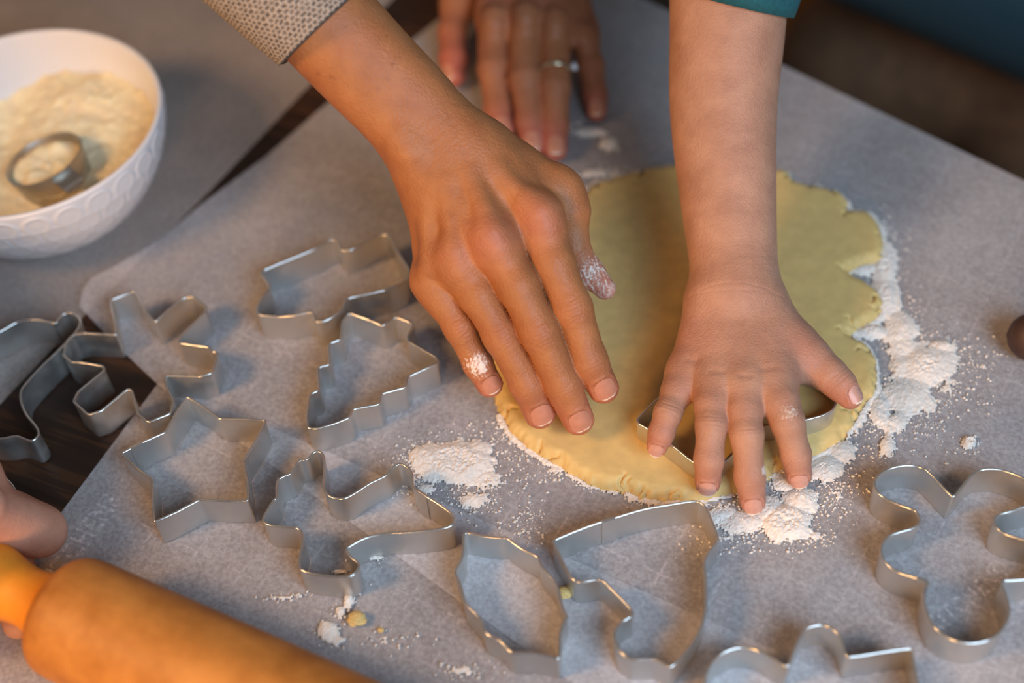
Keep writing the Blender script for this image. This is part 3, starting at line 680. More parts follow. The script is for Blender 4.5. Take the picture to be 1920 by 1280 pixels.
def skin_object(name, body, mat, parent, creases=(), nails=(), colour=None, sub=1):
    V, Q = body.nets(); Q = Q[(Q >= 0).all(1)]
    o = mesh(name, V, Q, mat, parent)
    if sub:
        md = o.modifiers.new('sub', 'SUBSURF'); md.levels = sub; md.render_levels = sub
        dg = bpy.context.evaluated_depsgraph_get(); me = bpy.data.meshes.new_from_object(o.evaluated_get(dg)); o.modifiers.clear(); old = o.data; o.data = me; bpy.data.meshes.remove(old)
    me = o.data; n = len(me.vertices); co = np.zeros(n*3, np.float32); me.vertices.foreach_get('co', co); P = co.reshape(-1, 3).astype(float)
    pinv = np.array(o.matrix_parent_inverse @ Matrix.Identity(4)) if False else None
    nv = np.zeros(n*3, np.float32); me.vertex_normals.foreach_get('vector', nv); nv = nv.reshape(-1, 3)
    disp = np.zeros(n)
    for (c, a_, l_, n_, wid, rr, lines, depth, sig, curve) in creases:
        q = P-c; m_ = np.nonzero((np.abs(q) < max(wid, rr)*2.6).all(1))[0]
        if not len(m_): continue
        q = q[m_]; s_ = q@a_; t_ = q@l_; h_ = q@n_
        msk = 1/(1+np.exp(-(h_-.05*rr)/(.18*rr)))*np.exp(-(t_/wid)**4)
        for k, ln in enumerate(lines):
            wob = .00016*np.sin(t_*700+k*2.1+c[0]*900)
            disp[m_] -= depth*(1-.25*(k % 2))*np.exp(-((s_-ln-curve*t_*t_*np.sign(ln+1e-9)-wob)/sig)**2)*msk
    for (c, a_, l_, n_, hw, s0, s1) in nails:
        q = P-c; m_ = np.nonzero((np.abs(q) < .022).all(1))[0]
        if not len(m_): continue
        q = q[m_]; s_ = q@a_; t_ = q@l_; h_ = q@n_
        u_ = np.abs(t_)/hw; v_ = np.abs((s_-(s0+s1)/2)/((s1-s0)/2)); d_ = (u_**4+v_**4)**.25
        msk = (h_ > 0)
        disp[m_] += msk*(.00042*np.exp(-((d_-1.16)/.13)**2)*(s_ < s1*.7)-.00030*np.clip((1.02-d_)*6, 0, 1))
    P = P+nv*disp[:, None]
    me.vertices.foreach_set('co', P.astype(np.float32).ravel()); me.update()
    colr = np.ones((n, 4)); colr[:, :3] = colour(P, nv)
    at_ = me.attributes.new('skin_colour', 'FLOAT_COLOR', 'POINT'); at_.data.foreach_set('color', colr.astype(np.float32).ravel())
    me.polygons.foreach_set('use_smooth', [True]*len(me.polygons))
    return o
def frame(a_, toward):
    a_ = nrm(a_); n_ = nrm(toward-a_*(toward@a_)); l_ = np.cross(a_, n_); return a_, l_, n_
def nail(body, parent, tip, a_, l_, n_, hw, s0, s1, mat, edge=True):
    nu, nw = 15, 15; U = np.linspace(-1, 1, nu); Vv = np.linspace(0, 1, nw); P = np.zeros((nw, nu, 3)); G = np.zeros((nw, nu))
    for i, v in enumerate(Vv):
        ww = hw*(1-.30*abs(2*v-1)**5)*(1-.10*(1-v)); s_ = s0+(s1-s0)*v
        bow = np.abs(U)**2.5*(.10*(s1-s0))*(1 if v > .5 else -1)*abs(2*v-1)**2
        for j, u_ in enumerate(U):
            sj = s_-bow[j]; sl = min(sj, .35*s1+.65*s0+.30*(s1-s0))
            o_ = tip+a_*sl+l_*u_*ww; hs = np.linspace(3.0*hw, -1.0*hw, 90); pts = o_+hs[:, None]*n_; d_ = body.sample(pts)
            k = np.nonzero(d_ < 0)[0]; k = k[0] if len(k) else 60
            if k > 0: t_ = d_[k-1]/(d_[k-1]-d_[k]+1e-9); hh = hs[k-1]+(hs[k]-hs[k-1])*np.clip(t_, 0, 1)
            else: hh = hs[0]
            G[i, j] = hh-.32*max(0, sj-sl); P[i, j] = tip+a_*sj+l_*u_*ww
    G = G-.00005
    for _ in range(2):
        G[1:-1] = (G[:-2]+G[1:-1]*2+G[2:])/4; G[:, 1:-1] = (G[:, :-2]+G[:, 1:-1]*2+G[:, 2:])/4
    P = P+(G+.00022)[..., None]*n_
    B = P-n_*.0007; V = np.concatenate([P.reshape(-1, 3), B.reshape(-1, 3)]); k = nu*nw; Fc = []
    for i in range(nw-1):
        for j in range(nu-1):
            b = i*nu+j; Fc.append((b, b+1, b+nu+1, b+nu)); Fc.append((k+b, k+b+nu, k+b+nu+1, k+b+1))
    rim = [j for j in range(nu)]+[i*nu+nu-1 for i in range(1, nw)]+[(nw-1)*nu+j for j in range(nu-2, -1, -1)]+[i*nu for i in range(nw-2, 0, -1)]
    for i in range(len(rim)): a2, b2 = rim[i], rim[(i+1) % len(rim)]; Fc.append((a2, a2+k, b2+k, b2))
    o = mesh('fingernail', V, Fc, mat, parent, angle=50); me = o.data
    if edge:
        me.materials.append(M['nailtip'])
        for p in me.polygons:
            c = (np.array(p.center)-tip)@a_
            if c > s0+(s1-s0)*.90: p.material_index = 1
    # consistent outward normals
    bm = bmesh.new(); bm.from_mesh(me); bmesh.ops.recalc_face_normals(bm, faces=bm.faces); bm.to_mesh(me); bm.free()
    return o
def skin_colour(base, spots, arm=None, flourspots=(), freck=None):
    B = np.array(lin(base)[:3])
    def f(P, nv):
        C = np.tile(B, (len(P), 1))
        mott = fbm2(P[:, 0]*60+P[:, 2]*47, P[:, 1]*60+P[:, 2]*31, 3, 3)[:, None]-.5
        C = C*(1+.16*mott)
        for (c, r_, col, a_) in spots:
            w = (a_*np.exp(-((P-c)**2).sum(1)/r_**2))[:, None]; C = C*(1-w)+np.array(lin(col)[:3])*w
        if freck is not None:
            for (c, r_) in freck:
                w = (.55*np.exp(-((P-c)**2).sum(1)/r_**2))[:, None]; C = C*(1-w)+C*np.array([.45, .32, .25])*w
        for (c, r_, a_) in flourspots:
            g = np.exp(-((P-c)**2).sum(1)/r_**2); nz = .5*fbm2(P[:, 0]*1500+P[:, 2]*400, P[:, 1]*1500-P[:, 2]*900, 2, 6)+.5*vnoise2(P[:, 0]*2600+P[:, 2]*800, P[:, 1]*2600, 8)
            w = (np.clip((g*.75+nz-.98)*5, 0, 1)*a_)[:, None]; C = C*(1-w)+np.array(lin((238, 226, 216))[:3])*w
        return C
    return f
def finger(body, pts, rads, k=.004, kj=.0012):
    g = body.group(k, kj)
    for i in range(len(pts)-1): body.cone(g, pts[i], pts[i+1], rads[i], rads[i+1])
    return g

# ---------- adult: right arm reaching in from the upper left, left hand resting at the far edge
adult = empty('person', (-.05, 1.05, -.74)); tag(adult, 'adult in grey knit sleeve reaching over the dough, ring on the far hand', 'person')
q = lambda px, d_: px*d_/F
def adult_right():
    b = Body(.00065)
    g = b.group(.013, .001)
    towc = nrm(CC-dp(900, 420, .66))
    # forearm (two bones) and wrist
    el = (330, -262); D0, D1 = .628, .664
    fdir = nrm(np.array([803-640., 250-75.])); fp = np.array([-fdir[1], fdir[0]])
    def fa(px, py, d_): return dp(px, py, d_)
    def fseg(c1, d1, r1, c2, d2, r2, sep1, sep2):
        for sg in (1, -1):
            b.cone(g, fa(c1[0]+fp[0]*sep1*sg, c1[1]+fp[1]*sep1*sg, d1), fa(c2[0]+fp[0]*sep2*sg, c2[1]+fp[1]*sep2*sg, d2), q(r1, d1), q(r2, d2))
    st = [((250, -342), .624, 100, 20), ((400, -182), .632, 90, 20), ((560, -10), .642, 76, 26), ((680, 118), .652, 67, 30), ((770, 212), .660, 60, 34), ((848, 318), .667, 56, 42)]
    for sg in (1, -1): b.chain(g, [fa(c[0]+fp[0]*sp0*sg, c[1]+fp[1]*sp0*sg, d_) for c, d_, r_, sp0 in st], [q(r_, d_) for c, d_, r_, sp0 in st])
    # metacarpals
    MC = dict(i=((900, 272, .667, 44), (1012, 412, .661, 38)), m=((862, 300, .664, 44), (922, 452, .655, 40)), r=((826, 318, .667, 42), (855, 488, .660, 37)), p=((800, 338, .673, 38), (812, 528, .670, 32)))
    for key, (s_, e_) in MC.items(): b.cone(g, dp(*s_[:3]), dp(*e_[:3]), q(s_[3], s_[2]), q(e_[3], e_[2]))
    # thumb base, side of palm, palm filling
    b.cone(g, dp(930, 290, .676), dp(1058, 360, .675), q(44, .67), q(34, .67))
    b.cone(g, dp(960, 330, .682), dp(1010, 420, .684), q(42, .68), q(34, .68))
    b.cone(g, dp(850, 360, .682), dp(880, 470, .684), q(48, .68), q(40, .68))
    # fingers, thumb
    fin = {
     'index': ([(1003, 408, .661), (1037, 494, .657), (1072, 578, .657), (1104, 676, .664), (1131, 727, .670)], [37, 40, 37.5, 34, 29.5]),
     'middle': ([(922, 452, .655), (970, 534, .652), (1011, 622, .654), (1056, 722, .664), (1084, 786, .672)], [39, 38.5, 36, 33.5, 30]),
     'ring': ([(855, 488, .660), (898, 556, .658), (940, 630, .660), (990, 722, .668), (1012, 774, .675)], [36, 35, 33.5, 31.5, 30]),
     'pinky': ([(812, 528, .670), (834, 566, .668), (862, 614, .668), (896, 682, .674), (918, 720, .679)], [32, 31, 29, 26.5, 25]),
     'thumb': ([(1046, 352, .674), (1072, 398, .676), (1079, 466, .678), (1106, 512, .681), (1134, 541, .684)], [36, 31, 26, 26, 21]),
    }
    J = {}
    for nme, (pts, rad) in fin.items():
        pp = [dp(*p) for p in pts]; J[nme] = pp
        g2 = b.group(.0035, .0006, True)
        rr = [q(r_, p[2]) for r_, p in zip(rad, pts)]
        for i in range(4): b.cone(g2, pp[i], pp[i+1], rr[i], rr[i+1])
    # merge: fingers into the palm with wide webs -> palm group repeated join handled by order below
    # ulnar head, knuckle caps, tendons and veins under the skin
    g3 = b.group(.004, .009)
    b.cone(g3, dp(752, 262, .652), dp(764, 282, .652), q(25, .65), q(22, .65))
    for (x, y, d_, r_) in ((1014, 404, .655, 33), (920, 446, .648, 33), (850, 482, .655, 28), (806, 524, .666, 22)): b.cone(g3, dp(x, y, d_), dp(x+6, y+12, d_), q(r_, d_), q(r_*.9, d_))
    g4 = b.group(.003, .008)
    def line(pts, r_):
        for i in range(len(pts)-1): b.cone(g4, dp(*pts[i]), dp(*pts[i+1]), q(r_, .65), q(r_, .65))
    line([(880, 330, .6530), (905, 390, .6478), (918, 432, .6440)], 8)
    line([(930, 320, .6550), (985, 370, .6520), (1006, 395, .6500)], 8)
    line([(842, 345, .6535), (846, 410, .6518), (850, 468, .6490)], 8)
    line([(812, 350, .6585), (803, 430, .6575), (800, 500, .6575)], 7)
    line([(792, 320, .6585), (830, 352, .6545), (864, 392, .6515), (876, 425, .6500)], 5)
    b.build()
    # creases and nails
    cre = []; nls = []; meta = []
    rads = {n_: [q(r_, p[2]) for r_, p in zip(v[1], v[0])] for n_, v in fin.items()}
    for n_ in ('index', 'middle', 'ring', 'pinky'):
        p = J[n_]; r_ = rads[n_]; tow = nrm(CC-p[2]+AR*.10)
        a_, l_, nn = frame(p[3]-p[1], tow)
        w = r_[2]*1.05
        cre.append((p[2], a_, l_, nn, w*.80, r_[2], [-.0048, -.0030, -.0012, .0012, .0030, .0046], .00032, .00045, 30))
        a_, l_, nn = frame(p[4]-p[2], tow)
        cre.append((p[3], a_, l_, nn, w*.80, r_[3], [-.0026, -.0008, .0012], .00018, .00042, 10))
        a_, l_, nn = frame(p[4]-p[3], nrm(CC-p[4]+AR*.07)); rr = r_[4]
        hw = rr*.72; nls.append((p[4], a_, l_, nn, hw, -1.0*rr, .50*rr)); meta.append((p[4], a_, l_, nn, hw, -1.0*rr, .50*rr))
    p = J['thumb']; a_, l_, nn = frame(p[4]-p[2], nrm(CC-p[3]+AR*.35))
    cre.append((p[3]-a_*.006, a_, l_, nn, .011, rads['thumb'][3], [-.006, -.004, -.0015, .001, .0035, .0055], .00045, .0005, 5))
    # wrist wrinkles
    a_, l_, nn = frame(dp(930, 420, .66)-dp(803, 250, .66), towc); cre.append((dp(840, 240, .65), a_, l_, nn, .028, .03, [-.008, -.004, 0, .004, .008], .00018, .0007, 3))
    red = (206, 118, 92); sp = []
    for n_ in ('index', 'middle', 'ring', 'pinky'):
        pp = J[n_]; sp += [(pp[4], .010, (192, 113, 99), .75), (pp[3], .008, (190, 117, 93), .35), (pp[2]+(CC-pp[2])*.012, .007, (171, 100, 75), .30)]
    for (x, y, d_) in ((1018, 408, .645), (920, 450, .64)): sp.append((dp(x, y, d_), .013, (199, 120, 100), .42))
    sp.append((dp(850, 486, .648), .010, (185, 113, 88), .35))
    sp += [(J['thumb'][4], .016, (194, 126, 111), .7), (J['thumb'][3], .012, (192, 126, 108), .55)]
    rg = random.Random(4); fr = []
    for k in range(34):
        t = rg.random(); x = 620+t*230+rg.uniform(-70, 70); y = 70+t*210+rg.uniform(-70, 70); fr.append((dp(x, y, .637), .0011*rg.uniform(.6, 1.3)))
    fl = [(J['pinky'][3]+(CC-J['pinky'][3])*.01, .008, .85), (J['thumb'][3], .012, .9), (J['thumb'][4], .010, .5), (J['pinky'][4], .006, .3), (J['index'][3], .008, .25)]
    o = skin_object('right_arm', b, M['skinA'], adult, cre, nls, skin_colour((172, 112, 70), sp, None, fl, fr), 0)
    for (c, a_, l_, nn, hw, s0, s1) in meta: nail(b, o, c, a_, l_, nn, hw, s0, s1, M['nailA'])
    return o
RA = adult_right()

# knit sleeve on the right forearm
def tube(name, path, rads, mat, parent, n=64, flat=None, closed_end=True, uvs=True):
    path = [np.asarray(p, float) for p in path]; k = len(path); V = []; T = [nrm(path[min(i+1, k-1)]-path[max(i-1, 0)]) for i in range(k)]
    up = np.array([0, 0, 1.]); Lc = np.concatenate([[0], np.cumsum([np.linalg.norm(path[i+1]-path[i]) for i in range(k-1)])])
    for i in range(k):
        u_ = nrm(np.cross(T[i], up)); v_ = np.cross(u_, T[i])
        for j in range(n):
            an = 2*math.pi*j/n; V.append(path[i]+(u_*math.cos(an)*rads[i][0]+v_*math.sin(an)*rads[i][1]))
    Fc = [(i*n+j, i*n+(j+1) % n, (i+1)*n+(j+1) % n, (i+1)*n+j) for i in range(k-1) for j in range(n)]
    o = mesh(name, V, np.array(Fc), mat, parent); me = o.data
    uv = me.uv_layers.new(name='uv'); 
    for p in me.polygons:
        for li in p.loop_indices:
            vi = me.loops[li].vertex_index; i, j = divmod(vi, n)
            jj = j
            if (p.index % n) == n-1 and j == 0: jj = n
            uv.data[li].uv = (jj/n, Lc[i]/.12)
    return o
def densify(path, rads, m_):
    P = []; R_ = []
    path = [np.asarray(p, float) for p in path]; cl = np.concatenate([[0], np.cumsum([np.linalg.norm(path[i+1]-path[i]) for i in range(len(path)-1)])])
    t = np.interp(np.linspace(0, cl[-1], m_), cl, np.arange(len(path)))
    for x in t:
        i = min(int(x), len(path)-2); f = x-i; P.append(np.asarray(path[i])*(1-f)+np.asarray(path[i+1])*f); R_.append((rads[i][0]*(1-f)+rads[i+1][0]*f, rads[i][1]*(1-f)+rads[i+1][1]*f))
    return P, R_
sp_ = [dp(608, 42, .6455), dp(560, -10, .642), dp(400, -182, .632), dp(180, -420, .618)]
P_, R_ = densify(sp_, [(.0262, .0262), (.0285, .0285), (.034, .034), (.044, .044)], 140)
slv = tube('sleeve', P_, R_, M['knit'], adult, 96)
slv['label'] = 'grey melange knit sleeve with dark bound cuff'
md = slv.modifiers.new('thick', 'SOLIDIFY'); md.thickness = .0022; md.offset = -1
cp = [P_[0]+(P_[0]-P_[1])*.5, P_[0]+(P_[1]-P_[0])*.35]
cuffo = tube('cuff_binding', cp, [(.0258, .0258), (.0266, .0266)], M['cuff'], slv, 96)
md = cuffo.modifiers.new('thick', 'SOLIDIFY'); md.thickness = .0018; md.offset = 0

def adult_left():
    b = Body(.0013)
    g = b.group(.012, .001)
    MC = dict(i=((930, -120, .050, 40), (926, 30, .036, 31)), m=((975, -125, .052, 42), (984, 22, .039, 32)), r=((1015, -120, .050, 40), (1040, 34, .036, 30)), p=((1050, -105, .044, 36), (1094, 62, .027, 26)))
    Z = lambda p: at(p[0], p[1], p[2])
    sc = lambda p: np.linalg.norm((Z(p)-CC)@AD)/F
    for s_, e_ in MC.values(): b.cone(g, Z(s_), Z(e_), s_[3]*sc(s_), e_[3]*sc(e_))
    b.cone(g, Z((985, -260, .062)), Z((985, -120, .050)), 62*sc((985, -260, .062)), 58*sc((985, -120, .05)), (0, 0, 1), 1.25)
    b.cone(g, Z((960, -420, .085)), Z((985, -260, .062)), 78*sc((960, -420, .085)), 62*sc((985, -260, .062)), (0, 0, 1), 1.15)
    b.cone(g, Z((900, -100, .036)), Z((858, 5, .026)), 36*sc((900, -100, .036)), 30*sc((858, 5, .026)))
    fin = {
     'index': ([(926, 28, .036), (926, 130, .026), (934, 205, .014), (942, 245, .0095)], [31, 29, 26, 23]),
     'middle': ([(984, 20, .039), (984, 148, .028), (994, 228, .015), (1000, 272, .0095)], [31, 29, 26, 23]),
     'ring': ([(1040, 32, .036), (1041, 165, .026), (1041, 238, .014), (1042, 280, .0095)], [30, 28, 25, 22.5]),
     'pinky': ([(1092, 60, .027), (1108, 124, .020), (1116, 178, .012), (1119, 208, .0085)], [26, 24, 22, 20]),
     'thumb': ([(862, 0, .026), (848, 60, .020), (850, 110, .014), (852, 142, .0105)], [30, 26, 26, 21]),
    }
    J = {}; RD = {}
    for n_, (pts, rad) in fin.items():
        pp = [Z(p) for p in pts]; rr = [r_*sc(p) for r_, p in zip(rad, pts)]; J[n_] = pp; RD[n_] = rr
        g2 = b.group(.0035, .001, True)
        for i in range(3): b.cone(g2, pp[i], pp[i+1], rr[i], rr[i+1])
    g3 = b.group(.004, .009)
    for (x, y, z_, r_) in ((926, 34, .044, 22), (984, 26, .048, 23), (1040, 38, .044, 21), (1094, 64, .034, 17)): b.cone(g3, at(x, y, z_), at(x, y+10, z_-.001), r_*.0003, r_*.00028)
    b.build()
    cre = []; nls = []
    for n_ in ('index', 'middle', 'ring', 'pinky'):
        p = J[n_]; r_ = RD[n_]; tow = nrm(CC-p[1])
        a_, l_, nn = frame(p[2]-p[0], tow); cre.append((p[1], a_, l_, nn, r_[1]*.8, r_[1], [-.004, -.001, .002, .0045], .0004, .0006, 20))
        a_, l_, nn = frame(p[3]-p[2], nrm(CC-p[3])); rr = r_[3]; nls.append((p[3], a_, l_, nn, rr*.7, -.72*rr, .86*rr))
    p = J['thumb']; a_, l_, nn = frame(p[3]-p[2], nrm(CC-p[3]-AR*.8)); rr = RD['thumb'][3]; nls.append((p[3], a_, l_, nn, rr*.7, -.72*rr, .86*rr))
    sp = []
    for n_ in fin: sp += [(J[n_][-1], .014, (185, 100, 90), .75), (J[n_][1], .010, (180, 108, 86), .4)]
    sp.append((J['thumb'][2], .018, (180, 86, 75), .5))
    for k in ('index', 'middle', 'ring', 'pinky'): sp.append((J[k][0]+[0, 0, .01], .012, (187, 111, 88), .4))
    o = skin_object('left_hand', b, M['skinA'], adult, cre, nls, skin_colour((172, 112, 76), sp), 0)
    for (c, a_, l_, nn, hw, s0, s1) in nls: nail(b, o, c, a_, l_, nn, hw, s0, s1, M['nailA'])
    return o, J, RD
LH, JL, RL = adult_left()
# sleeve of the left arm, outside the frame
P_, R_ = densify([at(975, -330, .072), at(960, -420, .085), at(900, -700, .13)], [(.031, .03), (.034, .033), (.048, .046)], 30)
s2 = tube('sleeve', P_, R_, M['knit'], adult, 96)
# adult torso beyond the table edge, outside the frame, so that both sleeves belong to a body
def torso(name, parts, mat, parent, h=.006, k=.05):
    b = Body(h); g = b.group(k, .001)
    for a_, c_, r1, r2, fl, fs in parts: b.cone(g, a_, c_, r1, r2, fl, fs)
    b.build(); V, Q = b.nets(); return mesh(name, V, Q[(Q >= 0).all(1)], mat, parent)

# ring on the left ring finger
p0, p1 = JL['ring'][0], JL['ring'][1]; t_ = .80; rc = p0*(1-t_)+p1*t_; ra = nrm(p1-p0); rr_ = RL['ring'][0]*(1-t_)+RL['ring'][1]*t_+.0007
ring = empty('wedding_ring', tuple(rc)); tag(ring, 'pale metal wedding ring with clear stone on the far hand', 'ring')
V, Fq = lathe_axis([(rr_-.0003, -.0012), (rr_+.0006, -.0013), (rr_+.0009, 0), (rr_+.0006, .0013), (rr_-.0003, .0012), (rr_-.0003, -.0012)], rc, ra, 56); mesh('ring_band', V, Fq, M['gold'], ring)
sd = nrm(AR*.8+np.array([0, 0, .45])); sd = nrm(sd-ra*(sd@ra)); so = rc+sd*(rr_+.0008)
V, Fq = lathe_axis([(.0003, 0), (.0026, .0024), (.0020, .0036), (.0003, .0037)], so, sd, 10); mesh('stone', V, Fq, M['gem'], ring, smooth=False)

# ---------- child: right arm pressing the cutter, teal shirt
child = empty('person', (.42, .92, -.74)); tag(child, 'child in teal shirt pressing a cutter into the dough', 'person')
def child_right():
    b = Body(.00055)
    Z = lambda p: at(p[0], p[1], p[2])
    sc = lambda p: ((Z(p)-CC)@AD)/F
    g = b.group(.010, .001)
    arm = [((1368, -150, .150), 116), ((1364, 40, .118), 110), ((1356, 200, .092), 102), ((1364, 360, .068), 92), ((1374, 480, .052), 84), ((1378, 545, .045), 84)]
    for sg in (-1, 1): b.chain(g, [Z(p)+AR*sg*r_*w_*sc(p) for (p, r_), w_ in zip(arm, (.14, .14, .16, .18, .20, .22))], [r_*w_*sc(p) for (p, r_), w_ in zip(arm, (.84, .84, .82, .80, .78, .76))])
    MC = [((1325, 575, .040, 40), (1288, 700, .030, 35)), ((1352, 570, .042, 42), (1340, 722, .034, 37)), ((1385, 570, .042, 42), (1397, 728, .036, 38)), ((1420, 575, .041, 42), (1450, 716, .035, 38))]
    for s_, e_ in MC: b.cone(g, Z(s_), Z(e_), s_[3]*sc(s_), e_[3]*sc(e_))
    b.cone(g, Z((1440, 590, .036)), Z((1506, 662, .033)), 44*sc((1440, 590, .036)), 36*sc((1506, 662, .033)))
    b.cone(g, Z((1440, 620, .034)), Z((1462, 690, .033)), 42*sc((1440, 620, .034)), 36*sc((1462, 690, .033)))
    fin = {
     'pinky': ([(1284, 700, .030), (1268, 735, .031), (1252, 775, .0300), (1240, 812, .0245), (1233, 834, .0190)], [30, 27, 25, 23, 20.5]),
     'ring': ([(1340, 722, .034), (1334, 762, .035), (1334, 797, .0335), (1329, 862, .0255), (1327, 902, .0145)], [33, 30, 28.5, 26.5, 24.5]),
     'middle': ([(1397, 728, .036), (1396, 772, .036), (1400, 815, .0335), (1406, 894, .0190), (1411, 936, .0088)], [35, 32, 30, 27.5, 25]),
     'index': ([(1450, 716, .035), (1464, 758, .036), (1476, 790, .034), (1492, 852, .0200), (1497, 887, .0100)], [36, 34, 31, 27.5, 25]),
     'thumb': ([(1496, 652, .033), (1526, 680, .032), (1556, 703, .031), (1576, 722, .029), (1594, 745, .0265)], [38, 35, 32, 29, 22.5]),
    }
    J = {}; RD = {}
    for n_, (pts, rad) in fin.items():
        pp = [Z(p) for p in pts]; rr = [r_*sc(p) for r_, p in zip(rad, pts)]; J[n_] = pp; RD[n_] = rr
        g2 = b.group(.003, .0012, True)
        for i in range(4): b.cone(g2, pp[i], pp[i+1], rr[i], rr[i+1])
    b.build()
    cre = []; nls = []
    for n_ in ('index', 'middle', 'ring', 'pinky'):
        p = J[n_]; r_ = RD[n_]; tow = nrm(CC-p[2])
        a_, l_, nn = frame(p[3]-p[1], tow); cre.append((p[2], a_, l_, nn, r_[2]*.85, r_[2], [-.0024, -.0007, .0012], .00026, .00036, 14))
        a_, l_, nn = frame(p[4]-p[2], tow); cre.append((p[3], a_, l_, nn, r_[3]*.8, r_[3], [-.0012, .0006], .00018, .00033, 8))
        a_, l_, nn = frame(p[4]-p[3], nrm(CC-p[4])); rr = r_[4]; nls.append((p[4], a_, l_, nn, rr*.68, -.55*rr, .90*rr))
        # dimple over the base knuckle
        a_, l_, nn = frame(p[1]-p[0], nrm(CC-p[0])); cre.append((p[0]+a_*.001, a_, l_, nn, r_[0]*.45, r_[0], [.0], .00045, .0018, 0))
    p = J['thumb']; a_, l_, nn = frame(p[4]-p[2], nrm(CC-p[3]+AU*.15)); cre.append((p[3]-a_*.002, a_, l_, nn, .007, RD['thumb'][3], [-.0022, -.0006, .0012], .0004, .0004, 6))
    a_, l_, nn = frame(p[4]-p[3], nrm(CC-p[4]+AR*.45+AU*.1)); rr = RD['thumb'][4]; nls.append((p[4], a_, l_, nn, rr*.66, -.55*rr, .90*rr))
    a_, l_, nn = frame(Z((1378, 640, .04))-Z((1376, 480, .05)), nrm(CC-Z((1376, 550, .05)))); cre.append((Z((1376, 556, .050)), a_, l_, nn, .026, .02, [-.0012, .0022], .00022, .0005, -4))
    sp = []
    for n_ in fin: sp += [(J[n_][4], .009, (185, 111, 97), .65), (J[n_][3], .007, (189, 118, 100), .3), (J[n_][1], .008, (187, 115, 97), .28)]
    sp.append((Z((1290, 640, .04)), .016, (190, 124, 106), .35)); sp.append((Z((1500, 650, .045)), .014, (190, 124, 106), .35))
    fr = [(Z((1445, 659, .049)), .0009)]
    o = skin_object('right_arm', b, M['skinC'], child, cre, nls, skin_colour((184, 137, 112), sp, None, [(J['index'][2]+[0, 0, .006], .005, .7), (J['middle'][3]+[.006, 0, .004], .004, .8)], fr), 0)
    for (c, a_, l_, nn, hw, s0, s1) in nls: nail(b, o, c, a_, l_, nn, hw, s0, s1, M['nailC'])
    return o
CA = child_right()
# child clothes and legs
hipc = at(2060, -72, -.10); sho = at(1480, -300, -.03)
el_ = at(1366, -120, .146)
shx = sho+np.array([-.02, -.03, .14])
sh = torso('shirt', [(sho, hipc, .080, .088, None, 1), (sho, shx, .07, .055, None, 1), (shx, el_+nrm(shx-el_)*.05, .050, .040, None, 1)], M['tealdark'], child, .005)
cf0 = at(1400, -2, .127); 
P_, R_ = densify([at(1374, 4, .1240), at(1392, -62, .138), at(1392, -150, .154), el_+nrm(shx-el_)*.10], [(.0292, .0292), (.0304, .0304), (.034, .034), (.043, .043)], 24)
cs = tube('sleeve', P_, R_, M['teal'], child, 72); md = cs.modifiers.new('thick', 'SOLIDIFY'); md.thickness = .002; md.offset = -1
kn1 = at(1610, 120, -.26); kn2 = at(1960, 330, -.30); hp = hipc+np.array([.02, .03, -.12])
torso('trousers', [(hipc, hp, .085, .085, None, 1), (hp, kn1, .075, .062, None, 1), (hp, kn2, .075, .058, None, 1), (kn1, kn1+np.array([.01, .03, -.26]), .055, .04, None, 1), (kn2, kn2+np.array([.01, .03, -.26]), .055, .04, None, 1)], M['brown'], child, .006, .03)

# chair behind the table edge
ch = empty('chair', tuple(at(1490, 60, -.74))); tag(ch, 'yellowish wooden chair beyond the table edge', 'chair')
cq = at(1497, 62, -.34); 
def box(name, c, sx, sy, sz, mat, parent, rz=0.0):
    V = []; 
    for x in (-1, 1):
        for y in (-1, 1):
            for z in (-1, 1):
                xx, yy = x*sx/2, y*sy/2; V.append((c[0]+xx*math.cos(rz)-yy*math.sin(rz), c[1]+xx*math.sin(rz)+yy*math.cos(rz), c[2]+z*sz/2))
    Fc = [(0, 1, 3, 2), (4, 6, 7, 5), (0, 4, 5, 1), (2, 3, 7, 6), (0, 2, 6, 4), (1, 5, 7, 3)]
    return mesh(name, V, Fc, mat, parent, smooth=False)
box('chair_post', (cq[0], cq[1], -.30), .045, .03, .86, M['chairwood'], ch, .2)
box('chair_post', (cq[0]+.38, cq[1]-.02, -.30), .045, .03, .86, M['chairwood'], ch, .2)
box('seat', (cq[0]+.19, cq[1]-.20, -.36), .42, .40, .03, M['chairwood'], ch, 0)
for dx, dy in ((.01, -.37), (.37, -.38)): box('leg', (cq[0]+dx, cq[1]+dy, -.5575), .04, .04, .365, M['chairwood'], ch, 0)

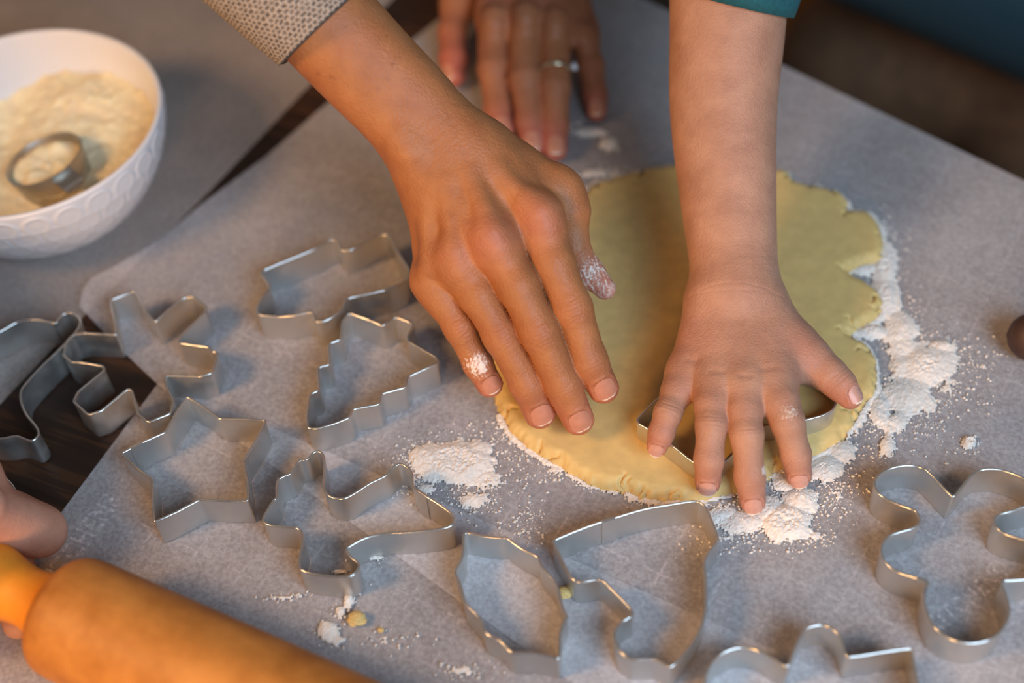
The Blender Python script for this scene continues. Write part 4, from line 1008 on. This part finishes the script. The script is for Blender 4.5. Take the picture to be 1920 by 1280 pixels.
# ---------- hand on the rolling pin handle
helper = empty('person', (-.6, .25, -.74)); tag(helper, 'hand gripping the rolling pin handle at the left edge', 'person')
def pin_hand():
    b = Body(.0013)
    hc = pa-ax*.040                                   # centre of the index finger along the handle
    up = np.array([0, 0, 1.]); sd_ = nrm(np.cross(ax, up))   # points to the right-front of the pin axis
    bk = -sd_
    if bk[1] < 0: bk = -bk                             # away from the camera
    fr = -bk
    def P(al, an, r_):                                 # along the handle, angle around it, radius
        return hc-ax*al+(bk*math.cos(an)+up*math.sin(an))*r_
    g = b.group(.012, .001); J = {}
    # palm on the far side / top of the handle
    for k in range(4): b.cone(g, P(.018*k+.004, math.radians(60), .033), P(.018*k-.0, math.radians(-20), .036), .0115, .0125)
    b.cone(g, P(.030, math.radians(40), .036), P(.075, math.radians(55), .07), .020, .023)
    b.cone(g, P(.075, math.radians(55), .07), P(.30, math.radians(60), .16), .025, .036)
    for k in range(4):
        g2 = b.group(.0035, .001); L_ = (1, 1.05, 1, .85)[k]
        seq = [(60, .034), (112, .0325), (168, .029), (218, .0265)]
        pp = [P(.018*k+.002, math.radians(a_*L_ if a_ > 60 else a_), r_+.001) for a_, r_ in seq]; J[k] = pp
        rr = [.0105, .0100, .0088, .0078]; rr = [x*(1 if k < 3 else .88) for x in rr]
        for i in range(3): b.cone(g2, pp[i], pp[i+1], rr[i], rr[i+1])
    g2 = b.group(.004, .004)
    for a_, c_, r1, r2 in ((P(.035, math.radians(-10), .034), P(.008, math.radians(-62), .031), .0135, .0115), (P(.008, math.radians(-62), .031), P(-.012, math.radians(-95), .0285), .0115, .0085)): b.cone(g2, a_, c_, r1, r2)
    b.build()
    sp = [(J[k][1], .012, (194, 126, 111), .5) for k in range(4)]
    return skin_object('hand', b, M['skinC'], helper, [], [], skin_colour((200, 146, 122), sp), 0)
PHD = pin_hand()

# dark rounded handle end poking in at the right edge
uo = at(1935, 632, .014); uk = empty('utensil_handle', tuple(uo)); tag(uk, 'dark brown blurred handle end at the right edge', 'utensil')
M['darkwood'] = m_simple('dark_handle_wood', (72, 48, 38), .5, 60, .15, .1)
ud = nrm([1, -.25, 0])
V, Fq = lathe_axis(smooth_prof([(.0004, -.012), (.007, -.0095), (.0115, -.003), (.0118, .008), (.0095, .020), (.0072, .032), (.0072, .050)], 5), uo, ud, 32); mesh('grip', V, Fq, M['darkwood'], uk)
V, Fq = lathe_axis(smooth_prof([(.0060, .049), (.0042, .056), (.0040, .075), (.0040, .14), (.0004, .1405)], 5), uo, ud, 24); mesh('shank', V, Fq, M['steel'], uk)
